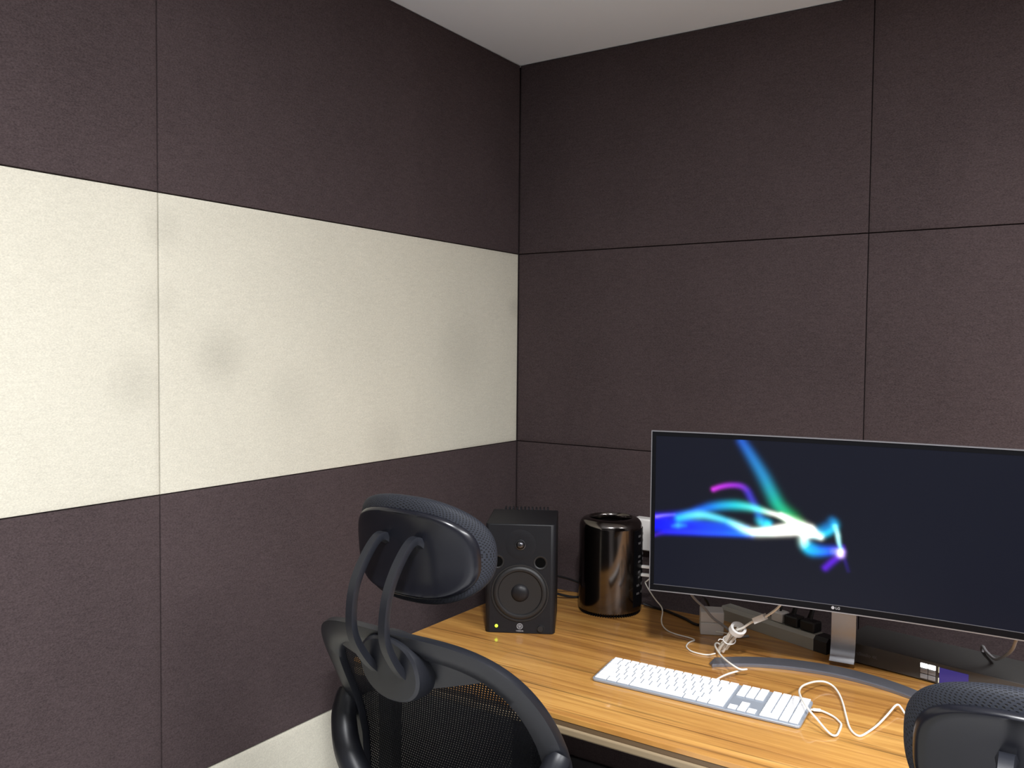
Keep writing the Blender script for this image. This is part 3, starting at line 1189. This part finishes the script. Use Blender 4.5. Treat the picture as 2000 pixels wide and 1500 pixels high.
chair = make_chair('black mesh-back office chair with head rest, in front of the studio speaker', (0.577, -0.911, 0), math.radians(0))
chair2 = copy_tree(chair)
chair2.location = (1.495, -1.010, 0.0)
chair2.rotation_euler = (0, 0, math.radians(0))
chair2['label'] = 'office chair at the right edge, only its padded black head rest in view'
# this one is set lower: everything above the gas column comes down
DROP = -0.090
for ch in chair2.children:
    if not ch.name.startswith(('gas_column', 'star_base')):
        ch.location.z += DROP
    if ch.name.startswith('gas_column'):
        ch.scale.z = 0.80

# ------------------------------------------------------------------ speaker
SW, SD, SH = 0.177, 0.200, 0.278
sp = thing('speaker', 'black two-way studio speaker with green power light on the desk corner', 'speaker', (0.2906, -0.408, DH), math.radians(28.9))
bm = bmesh.new()
bmesh.ops.create_cube(bm, size=1)
for v in bm.verts:
    v.co = Vector((v.co.x * SW, v.co.y * SD, (v.co.z + 0.5) * SH))
vert_e = [e for e in bm.edges if abs(e.verts[0].co.z - e.verts[1].co.z) > 0.1 and e.verts[0].co.y < 0]
bmesh.ops.bevel(bm, geom=vert_e, offset=0.012, segments=3, profile=0.5, affect='EDGES')
oth = [e for e in bm.edges if e.calc_face_angle(0) > 1.2]
bmesh.ops.bevel(bm, geom=oth, offset=0.003, segments=2, profile=0.5, affect='EDGES')
me = bpy.data.meshes.new('cab'); finish(bm, me, True, 40); flat_sides(me)
link('cabinet', me, M['speaker_box'], sp)
FY = -SD / 2


def on_front(x, z, d=0.0):
    return (x, FY + d, z)


X0 = -SW / 2
# tweeter: shallow waveguide ring round a dome
link('tweeter_waveguide', lathe_mesh([(0.040, -0.0002), (0.036, 0.0003), (0.028, 0.0006), (0.020, 0.0005), (0.0150, 0.0003), (0.0, 0.0002)], 40, axis='y', origin=on_front(0, 0.226)), M['speaker_box'], sp)
link('tweeter_dome', lathe_mesh([(0.0135, 0.0006), (0.0130, 0.0024), (0.0112, 0.0028), (0.0106, 0.0018), (0.0100, 0.0035), (0.0080, 0.0068), (0.0045, 0.0088), (0, 0.0095)], 28, axis='y', origin=on_front(0, 0.226)), M['dome_metal'], sp)
for x in (0.0305 + X0, 0.1389 + X0):
    pr = link('bass_port', lathe_mesh([(0.0185, -0.0002), (0.0175, 0.0014), (0.0155, 0.0014), (0.0132, 0.0004), (0.0130, 0.0001)], 28, axis='y', origin=on_front(x, 0.1817)), M['speaker_rubber'], sp)
    link('port_dark_disc', lathe_mesh([(0.0131, 0.0001), (0.0125, 0.0006), (0, 0.0006)], 28, axis='y', origin=on_front(x, 0.1817)), M['port_black'], pr)  # shade of the port's depth put in as a flat black disc
wf = link('woofer_surround', lathe_mesh([(0.0735, -0.0002), (0.0725, 0.0026), (0.0690, 0.0028), (0.0680, 0.0014), (0.0655, 0.0042), (0.0610, 0.0058), (0.0565, 0.0046), (0.0540, 0.0016), (0.0535, 0.0)], 56, axis='y', origin=on_front(0, 0.1036)), M['speaker_rubber'], sp)
link('woofer_cone', lathe_mesh([(0.0540, 0.0018), (0.046, 0.0014), (0.034, 0.0010), (0.0222, 0.0006)], 48, axis='y', origin=on_front(0, 0.1036)), M['speaker_cone'], wf)
link('dust_cap', lathe_mesh([(0.0225, 0.0006), (0.0205, 0.0036), (0.0150, 0.0070), (0.0080, 0.0090), (0, 0.0097)], 36, axis='y', origin=on_front(0, 0.1036)), M['dust_cap'], wf)
link('power_light', lathe_mesh([(0.0040, -0.0002), (0.0040, 0.0012), (0.0028, 0.0020), (0, 0.0023)], 16, axis='y', origin=on_front(0.0294 + X0, 0.0181)), M['led'], sp)
link('volume_knob', lathe_mesh([(0.0105, -0.0002), (0.0105, 0.0008), (0.0085, 0.0008), (0.0080, 0.0055), (0.0072, 0.0065), (0, 0.0065)], 24, axis='y', origin=on_front(0.1408 + X0, 0.0150)), M['speaker_rubber'], sp)


def fork_logo():
    ms = [lathe_mesh([(0.0076, -0.0001), (0.0076, 0.0004), (0.0064, 0.0004), (0.0064, -0.0001), (0.0076, -0.0001)], 32, axis='y')]
    for k in range(3):
        a = PI / 2 + k * 2 * PI / 3
        rot = Matrix.Rotation(-(a - PI / 2), 4, 'Y')
        ms.append(xform(box_mesh(-0.0005, 0.0005, -0.0004, 0.0001, -0.0056, 0.0012), rot))
        for s in (-1, 1):
            ms.append(xform(box_mesh(s * 0.0013 - 0.0004, s * 0.0013 + 0.0004, -0.0004, 0.0001, 0.0010, 0.0058), rot))
        ms.append(xform(box_mesh(-0.0017, 0.0017, -0.0004, 0.0001, 0.0006, 0.0014), rot))
    tx_ = xform(text_mesh('YAMAHA', 0.0046, 0.0002, 'CENTER', 0.00006), Matrix.Translation((0, -0.0002, -0.0132)) @ FRONT)
    ms.append(tx_)
    return xform(join(ms), Matrix.Translation(on_front(0, 0.0186)))


link('logo', fork_logo(), M['print_grey'], sp)['label'] = 'pale grey printed crest and lettering'
hs = [box_mesh(-0.058 + i * 0.0105, -0.058 + i * 0.0105 + 0.004, SD / 2 - 0.001, SD / 2 + 0.022, 0.06, SH + 0.0045) for i in range(12)]
link('heat_sink', join(hs), M['speaker_box'], sp)
for s in (-1, 1):
    for q in (-1, 1):
        pass

# ------------------------------------------------------------------ cylinder computer
ct = thing('computer', 'glossy black cylindrical computer standing between speaker and monitor', 'computer', (0.430, -0.180, DH))
RC, HC = 0.086, 0.264
prof = [(RC - 0.004, 0.0075), (RC, 0.011), (RC, HC - 0.030)]
for i in range(1, 9):
    a = (PI / 2) * i / 8
    prof.append((RC - 0.022 + 0.022 * math.cos(a), HC - 0.030 + 0.024 * math.sin(a)))
prof += [(0.060, HC - 0.0052), (0.0575, HC - 0.0075), (0.0560, HC - 0.013), (0.0560, HC - 0.040)]
link('outer_shell', lathe_mesh(prof, 96, 40), M['tower'], ct)
link('top_vent', lathe_mesh([(0.0562, HC - 0.036), (0.050, HC - 0.036), (0.046, HC - 0.026), (0.018, HC - 0.026), (0.014, HC - 0.034), (0, HC - 0.034)], 48), M['port_black'], ct)
link('foot_ring', lathe_mesh([(0, 0.0004), (0.074, 0.0004), (0.077, 0.003), (0.077, 0.0095), (0, 0.0095)], 64), M['port_black'], ct)
fins = []
for i in range(72):
    a = 2 * PI * i / 72
    fins.append(xform(box_mesh(0.0765, 0.0835, -0.0011, 0.0011, 0.0012, 0.0085), Matrix.Rotation(a, 4, 'Z')))
link('intake_fins', join(fins), M['bezel'], ct)
# connector panel on the right flank
PA = math.radians(14)
pp = link('port_panel', join([sweep_mesh([Vector((math.cos(PA + b) * (RC + 0.0006), math.sin(PA + b) * (RC + 0.0006), HC / 2)) for b in [math.radians(q) for q in range(-30, 31, 6)]],
          [(-0.0012, -0.108), (0.0012, -0.108), (0.0012, 0.100), (-0.0012, 0.100)], up=Vector((0, 0, 1)))]), M['bezel'], ct)
for r, z in enumerate([0.215, 0.196, 0.160, 0.146, 0.118, 0.104, 0.082, 0.060]):
    for b in ((-14, 14) if r < 6 else (-18, 0, 18)):
        ang = PA + math.radians(b)
        link('port', xform(box_mesh(RC + 0.001, RC + 0.0024, -0.0062, 0.0062, z - 0.0028, z + 0.0028), Matrix.Rotation(ang, 4, 'Z')), M['print_dim'], pp)

# ------------------------------------------------------------------ keyboard
KB0 = Vector((0.6368, -0.6677, DH))
kyaw = math.atan2(0.0120, 0.4416)
KW, KD = 0.4417, 0.1110
kb = thing('keyboard', 'slim white full-size keyboard on an aluminium plate lying on the desk', 'keyboard', KB0 + Matrix.Rotation(kyaw, 3, 'Z') @ Vector((KW / 2, KD / 2, 0)), kyaw)
ktilt = math.radians(6.2)
KT = Matrix.Translation((0, -KD / 2, 0.0062)) @ Matrix.Rotation(ktilt, 4, 'X')


def plate_mesh():
    bm = bmesh.new()
    bmesh.ops.create_cube(bm, size=1)
    for v in bm.verts:
        v.co = Vector((v.co.x * KW, (v.co.y + 0.5) * KD, (v.co.z - 0.5) * 0.0052))
    ve = [e for e in bm.edges if abs(e.verts[0].co.z - e.verts[1].co.z) > 0.004]
    bmesh.ops.bevel(bm, geom=ve, offset=0.008, segments=4, profile=0.5, affect='EDGES')
    es = [e for e in bm.edges if e.calc_face_angle(0) > 1.2]
    bmesh.ops.bevel(bm, geom=es, offset=0.0008, segments=1, profile=0.5, affect='EDGES')
    me = bpy.data.meshes.new('plate'); finish(bm, me, True, 40); flat_sides(me)
    return xform(me, KT)


link('plate', plate_mesh(), M['alu'], kb)['label'] = 'silver aluminium plate'
link('rear_foot', sweep_mesh([Vector((-KW / 2 + 0.012, KD / 2 - 0.012, 0.0075)), Vector((KW / 2 - 0.012, KD / 2 - 0.012, 0.0075))], circle(0.0072, 14)), M['white_plastic'], kb)
link('front_foot', box_mesh(-KW / 2 + 0.02, KW / 2 - 0.02, -KD / 2 + 0.006, -KD / 2 + 0.012, 0.0, 0.0020), M['white_plastic'], kb)
pk = 0.01915
rowz = [0.0050 + pk * r for r in range(5)] + [0.0050 + 5 * pk]
keys = []   # x, y, width, depth
xm = -KW / 2 + 0.0040
for r, ws in enumerate([[1.5, 1.25, 1.5, 6.25, 1.5, 1.25, 1.75], [2.25] + [1] * 10 + [2.75], [1.75] + [1] * 11 + [2.25], [1.5] + [1] * 12 + [1.5], [1] * 13 + [2], [15 / 14] * 14]):
    x = xm
    for q in ws:
        keys.append((x, rowz[r], q * pk, pk if r < 5 else 0.0118))
        x += q * pk
xn = xm + 15 * pk + 0.0062
for c in range(3):
    for r in (3, 4, 5):
        keys.append((xn + c * pk, rowz[r], pk, pk if r < 5 else 0.0118))
keys += [(xn, rowz[0], pk, pk), (xn + pk, rowz[0], pk, pk), (xn + 2 * pk, rowz[0], pk, pk), (xn + pk, rowz[1], pk, pk)]
xp = xn + 3 * pk + 0.0062
for r in (2, 3, 4, 5):
    for c in range(4):
        keys.append((xp + c * pk, rowz[r], pk, pk if r < 5 else 0.0118))
for c in range(3):
    keys.append((xp + c * pk, rowz[1], pk, pk))
keys += [(xp, rowz[0], 2 * pk, pk), (xp + 2 * pk, rowz[0], pk, pk), (xp + 3 * pk, rowz[0], pk, 2 * pk)]
kmesh = {}
g = 0.00125
for (x, y, wd, dp) in keys:
    kk = (round(wd, 4), round(dp, 4))
    if kk not in kmesh:
        m_ = box_mesh(g, wd - g, g, dp - g, 0, 0.0026, 0.0007, 1)
        m_.materials.append(M['key_white'])
        kmesh[kk] = m_
    o = link('key', kmesh[kk], None, kb)
    o.matrix_local = KT @ Matrix.Translation((x, y, 0.0001))

# ------------------------------------------------------------------ rack device behind the stand
dv = thing('video_interface', 'low grey rack unit with lit buttons and blue display behind the monitor foot', 'video device', (1.20, -0.2415, DH), math.radians(-11.0))
# front plane runs through x'=0; local x along the front, y to the rear
DL, DR, DD, D0, D1 = -0.175, 0.315, 0.150, 0.004, 0.0475
box('case', DL + 0.02, DR - 0.02, 0.003, DD, D0, D1 - 0.001, M['device'], dv, 0.0015, 1)
box('front_panel', DL, DR, -0.003, 0.003, D0 - 0.001, D1, M['device_front'], dv, 0.001, 1)
for x in (DL + 0.05, DR - 0.05):
    for y in (0.03, DD - 0.03):
        link('rubber_foot', lathe_mesh([(0, 0), (0.007, 0), (0.007, 0.0042), (0, 0.0042)], 12, origin=(x, y, 0)), M['port_black'], dv)
c11, s11 = math.cos(math.radians(11)), math.sin(math.radians(11))


def dev_x(wx, wy):
    dx, dy = wx - 1.20, wy + 0.2415
    return c11 * dx - s11 * dy


bx0 = dev_x(1.2278, -0.2476) + 0.0008
for r in range(3):
    for c in range(2):
        lit = r == 0
        o = box('lit_button' if lit else 'button', bx0 + c * 0.0165 - 0.001, bx0 + c * 0.0165 + 0.0145, -0.0052, -0.003, 0.0300 - r * 0.0118, 0.0405 - r * 0.0118, M['button_lit' if lit else 'button_dim'], dv, 0.0012, 2)
        if lit:
            o['label'] = 'glowing white button'
lx = bx0 + 0.0365
box('display', lx + 0.002, lx + 0.060, -0.0042, -0.003, 0.006, 0.0395, M['lcd'], dv)['label'] = 'blue display'
box('display_edge', lx, lx + 0.0018, -0.0045, -0.003, 0.028, 0.0400, M['lcd_edge'], dv)
box('display_edge', lx, lx + 0.0018, -0.0045, -0.003, 0.006, 0.0165, M['lcd_edge'], dv)
tx = xform(text_mesh('UltraStudio 4K', 0.0105, 0.0002, 'RIGHT', 0.0001), Matrix.Translation((dev_x(1.136, -0.2273), -0.0034, 0.0215)) @ FRONT)
link('lettering', tx, M['print_dim'], dv)

# ------------------------------------------------------------------ power strip and plugs
ps_a, ps_b = Vector((0.722, -0.066, 0)), Vector((1.026, -0.184, 0))
psd = (ps_b - ps_a)
ps = thing('power_strip', 'long pale grey power strip with dark end cap lying behind the monitor', 'power strip', ((ps_a + ps_b) / 2).to_tuple()[:2] + (DH,), math.atan2(psd.y, psd.x))
pl = psd.length


def octo(hw, h):
    c = 0.008
    return [(-hw, 0.0), (hw, 0.0), (hw, h - c), (hw - c, h), (-hw + c, h), (-hw, h - c)]


link('strip_body', sweep_mesh([Vector((-pl / 2, 0, 0.0004)), Vector((pl / 2 - 0.036, 0, 0.0004))], octo(0.024, 0.036), up=Vector((0, 0, 1))), M['strip_grey'], ps)
link('end_cap', sweep_mesh([Vector((pl / 2 - 0.0359, 0, 0.0004)), Vector((pl / 2, 0, 0.0004))], octo(0.0243, 0.0365), up=Vector((0, 0, 1))), M['strip_cap'], ps)['label'] = 'black end cap'
pmat = Matrix.Translation(ps.location) @ Matrix.Rotation(ps.rotation_euler.z, 4, 'Z')
for (px, wd, mat, nm, lab, cabm) in [(0.010, 0.034, 'white_plastic', 'power_plug', 'white mains plug in the middle of the grey power strip', 'black_cable'),
                                     (0.052, 0.040, 'black_cable', 'power_plug', 'black mains plug next to the white plug on the power strip', 'black_cable'),
                                     (0.100, 0.042, 'black_cable', 'power_plug', 'black mains plug nearest the dark end of the power strip', 'black_cable')]:
    q = pmat @ Vector((px, 0.002, 0.0368))
    pg = thing(nm, lab, 'plug', q, ps.rotation_euler.z)
    box('plug_body', -wd / 2, wd / 2, -0.016, 0.016, 0, 0.026, M[mat], pg, 0.004, 2)
    tube('plug_cord', [(0, 0.0, 0.024), (0.0, 0.006, 0.040), (-0.012, 0.030, 0.055), (-0.03, 0.050, 0.045), (-0.05, 0.055, 0.0)], 0.0032, M[cabm], pg)

# white power brick under the monitor
ad = thing('power_brick', 'square white power adapter standing under the left half of the monitor', 'adapter', (0.7315, -0.2010, DH), math.radians(24))
box('brick_body', -0.029, 0.029, -0.0285, 0.0285, 0.0, 0.031, M['white_plastic'], ad, 0.0025, 2)
box('brick_lid', -0.029, 0.029, -0.0265, 0.0285, 0.0312, 0.058, M['white_plastic'], ad, 0.0025, 2)
tube('brick_cord', [(0.010, -0.0280, 0.010), (0.030, -0.034, 0.010), (0.060, -0.030, 0.006), (0.078, -0.018, 0.003)], 0.0019, M['white_cable'], ad)

# white adapter plugged in the wall behind the cylinder
wa = thing('wall_adapter', 'white plug-in adapter on the back wall between cylinder computer and monitor', 'adapter', (0.475, 0.0, 0.942))
box('adapter_body', -0.046, 0.046, -0.040, -0.0005, -0.046, 0.046, M['white_plastic'], wa, 0.005, 3)
box('adapter_base', -0.050, 0.046, -0.012, -0.0003, -0.020, 0.040, M['white_plastic'], wa, 0.002, 1)

# ------------------------------------------------------------------ cables
tc_ = thing('usb_cable', 'thin white cable running down from the cylinder computer to the monitor foot', 'cable', (0.5190, -0.160, DH + 0.106))
W0 = Vector(tc_.location)


def rel(pts, o):
    return [Vector(p) - o for p in pts]


def zmin(pts, z):
    return [(x, y, max(q, z)) for x, y, q in pts]


thin = [(0.540, -0.155, 0.8605), (0.5410, -0.156, 0.8560), (0.5300, -0.158, 0.8440), (0.5240, -0.153, 0.838), (0.5449, -0.1727, 0.825), (0.5763, -0.1986, 0.81), (0.5964, -0.2107, 0.80), (0.6066, -0.2234, 0.79), (0.6115, -0.2405, 0.775),
        (0.6191, -0.2507, 0.764), (0.6376, -0.2638, 0.7578), (0.6622, -0.2757, 0.7572), (0.689, -0.2806, 0.7572), (0.7120, -0.2850, 0.7572), (0.7225, -0.2930, 0.7572), (0.7190, -0.3120, 0.7572), (0.7194, -0.3284, 0.7572), (0.7258, -0.3506, 0.7572), (0.7458, -0.3712, 0.7572), (0.7704, -0.3765, 0.7572), (0.7880, -0.3720, 0.7572), (0.8000, -0.3560, 0.758)]
tube('cable', rel(thin, W0), 0.0017, M['white_cable'], tc_)
xform_b = Matrix.Rotation(math.radians(12), 4, 'Z')
o = link('plug', xform(box_mesh(-0.004, 0.026, -0.0062, 0.0062, -0.0035, 0.0035, 0.001, 1), xform_b), M['white_plastic'], tc_)
up_ = thing('usb_plug', 'white plug in the upper socket of the cylinder computer beside the monitor edge', 'plug', (0.5190, -0.158, DH + 0.128))
link('plug', xform(box_mesh(-0.004, 0.020, -0.0055, 0.0055, -0.0035, 0.0035, 0.001, 1), xform_b), M['white_plastic'], up_)
tube('cord', [(0.019, 0.004, 0.0), (0.035, 0.010, -0.001), (0.06, 0.02, 0.0), (0.10, 0.03, 0.004), (0.15, 0.035, 0.01)], 0.0014, M['white_cable'], up_)

kc = thing('keyboard_cable', 'white keyboard cable looping over the tip of the monitor foot', 'cable', (0.8654, -0.545, DH))
kpts = [(0.8640, -0.5560, 0.766), (0.8723, -0.4948, 0.765), (0.8898, -0.4628, 0.768), (0.9050, -0.4479, 0.770), (0.8965, -0.466, 0.775), (0.8697, -0.456, 0.78), (0.8347, -0.4148, 0.778), (0.8039, -0.3646, 0.7755), (0.7906, -0.3322, 0.772), (0.791, -0.316, 0.77), (0.8000, -0.3185, 0.766), (0.8100, -0.330, 0.762), (0.8060, -0.350, 0.760)]
kpts[3] = (0.9060, -0.4470, 0.771)
tube('cable', rel(kpts, Vector(kc.location)), 0.0021, M['white_cable'], kc)

# bundle of folded extension cable held by a tie, with ring and ferrite block
bc = thing('extension_cable', 'folded white extension cable with tie and ferrite block beneath the monitor', 'cable', (0.812, -0.318, DH))
BO = Vector(bc.location)
ba, bb_ = Vector((0.8130, -0.3450, 0.7660)), Vector((0.8560, -0.3720, 0.8280))
ax = (bb_ - ba).normalized()
sd = ax.cross(Vector((0, 0, 1))).normalized()
upv = sd.cross(ax)
for k, (a, b) in enumerate([(-0.0115, 0.0), (-0.006, 0.006), (0.001, -0.005), (0.006, 0.006), (0.0115, -0.001)]):
    A0 = ba + sd * a + upv * b
    B0 = bb_ + sd * a * 1.25 + upv * b * 1.2
    tube('cable_fold', rel([A0 - ax * 0.004 * (k % 2), A0.lerp(B0, 0.25) + upv * 0.001, A0.lerp(B0, 0.5) - sd * 0.0015 * (k - 2) * 0.5, A0.lerp(B0, 0.75), B0], BO), 0.0028, M['white_cable'], bc)
mid = ba.lerp(bb_, 0.50)
ring = [mid + sd * 0.0165 * math.cos(a) + upv * (0.0115 * math.sin(a) + 0.001) for a in [2 * PI * i / 20 for i in range(20)]]
link('tie', sweep_mesh(rel(ring, BO), circle(0.0013, 6), closed=True), M['white_plastic'], bc)
tube('tie_tail', rel([mid + sd * 0.0160 + upv * 0.004, mid + sd * 0.024 + upv * 0.007, mid + sd * 0.030 + upv * 0.004], BO), 0.0012, M['white_plastic'], bc)
rg = [bb_ + ax * 0.004 + sd * 0.0165 * math.cos(a) + upv * 0.0145 * math.sin(a) for a in [2 * PI * i / 24 for i in range(24)]]
link('end_ring', sweep_mesh(rel(rg, BO), [(-0.0030, -0.0065), (0.0030, -0.0065), (0.0030, 0.0065), (-0.0030, 0.0065)], closed=True), M['white_plastic'], bc)
tube('cable', rel([bb_ + ax * 0.002, (0.8700, -0.3730, 0.8370), (0.8821, -0.3760, 0.8477), (0.8974, -0.3800, 0.8598), (0.9130, -0.3840, 0.8690), (0.9287, -0.3880, 0.8793), (0.9471, -0.3920, 0.8955), (0.9604, -0.3920, 0.9114), (0.9650, -0.3840, 0.9280), (0.9670, -0.3600, 0.9500), (0.97, -0.345, 0.99)], BO), 0.0027, M['white_cable'], bc)
fa, fb = Vector((0.9000, -0.3806, 0.8612)), Vector((0.9255, -0.3872, 0.8772))
link('ferrite_block', sweep_mesh(rel([fa, fb], BO), [(-0.0068, -0.0068), (0.0068, -0.0068), (0.0068, 0.0068), (-0.0068, 0.0068)]), M['white_plastic'], bc)

mc = thing('mouse_cable', 'white cable curling from the keyboard\'s right end across the desk', 'cable', (1.0802, -0.5605, DH))
mp = [(1.0740, -0.5640, 0.7615), (1.0802, -0.5605, 0.762), (1.0944, -0.5538, 0.760), (1.1169, -0.5617, 0.758), (1.1326, -0.5793, 0.7576), (1.1397, -0.5939, 0.7576), (1.1432, -0.6294, 0.7576), (1.1429, -0.6481, 0.7585), (1.1358, -0.6531, 0.760), (1.1235, -0.6489, 0.766), (1.1048, -0.6351, 0.775), (1.0896, -0.6289, 0.785), (1.0755, -0.6125, 0.79), (1.0593, -0.5816, 0.79), (1.0461, -0.5441, 0.786), (1.041, -0.5061, 0.782), (1.0443, -0.4713, 0.778), (1.0525, -0.4331, 0.772), (1.066, -0.4146, 0.768), (1.0827, -0.418, 0.764), (1.0996, -0.4408, 0.760), (1.1175, -0.4832, 0.7580), (1.1392, -0.5491, 0.7576), (1.1549, -0.5943, 0.7576), (1.1682, -0.6173, 0.7576), (1.1801, -0.6221, 0.7576), (1.1888, -0.5977, 0.758), (1.1988, -0.5555, 0.760), (1.2077, -0.5038, 0.765), (1.2129, -0.4642, 0.768), (1.2179, -0.4547, 0.768), (1.2262, -0.4643, 0.765), (1.2375, -0.4747, 0.7580), (1.27, -0.50, 0.7576), (1.33, -0.51, 0.7576)]
tube('cable', rel(mp, Vector(mc.location)), 0.0021, M['white_cable'], mc)
link('plug', xform(box_mesh(-0.001, 0.014, -0.0026, 0.0026, -0.0026, 0.0026, 0.0008, 1), Matrix.Translation((-0.001, -0.0005, 0.0068)) @ Matrix.Rotation(0.4, 4, 'Z')), M['white_plastic'], mc)


def cable(name, label, pts, r, mat):
    o = Vector(pts[0])
    c = tube(name, rel(pts, o), r, M[mat])
    c.location = o
    tag(c, label, 'cable')
    return c


cable('display_cable', 'pale cable hanging from the monitor down behind the grey rack unit', [(1.430, -0.355, 0.96), (1.418, -0.325, 0.915), (1.4091, -0.3008, 0.895), (1.402, -0.2743, 0.868), (1.3878, -0.2291, 0.838), (1.3664, -0.1876, 0.8125), (1.345, -0.135, 0.808), (1.33, -0.075, 0.80), (1.33, -0.05, 0.74), (1.33, -0.045, 0.5)], 0.0034, 'grey_cable')
cable('power_cable', 'black cable curving from the cylinder computer towards the white power adapter', [(0.500, -0.110, 0.765), (0.530, -0.105, 0.7595), (0.565, -0.112, 0.7590), (0.600, -0.128, 0.7590), (0.640, -0.150, 0.7590), (0.668, -0.172, 0.7590), (0.690, -0.183, 0.7600)], 0.0036, 'black_cable')
cable('video_cable', 'grey cable slanting from the monitor across the white power adapter', [(0.700, -0.300, 0.915), (0.7051, -0.2822, 0.872), (0.7142, -0.2660, 0.850), (0.7307, -0.2520, 0.830), (0.7510, -0.2430, 0.805), (0.7790, -0.2270, 0.782), (0.8000, -0.2140, 0.7605), (0.825, -0.19, 0.7590)], 0.0032, 'grey_cable')
cable('monitor_cable', 'black cable dropping from the monitor behind the white power adapter', [(0.712, -0.30, 0.92), (0.7084, -0.2250, 0.855), (0.6989, -0.1544, 0.82), (0.690, -0.105, 0.785), (0.690, -0.075, 0.74), (0.69, -0.06, 0.6)], 0.0030, 'black_cable')
cable('speaker_cable', 'black cable lying on the desk between speaker and cylinder computer', [(0.240, -0.225, 0.80), (0.262, -0.190, 0.775), (0.295, -0.150, 0.7595), (0.325, -0.115, 0.7590), (0.365, -0.098, 0.7590), (0.420, -0.0935, 0.7590)], 0.0036, 'black_cable')
cable('audio_cable', 'black cable hanging over the rear desk edge behind the cylinder computer', [(0.255, -0.235, 0.84), (0.285, -0.165, 0.815), (0.315, -0.115, 0.79), (0.345, -0.085, 0.770), (0.38, -0.062, 0.745), (0.41, -0.05, 0.65), (0.42, -0.045, 0.45)], 0.0032, 'black_cable')
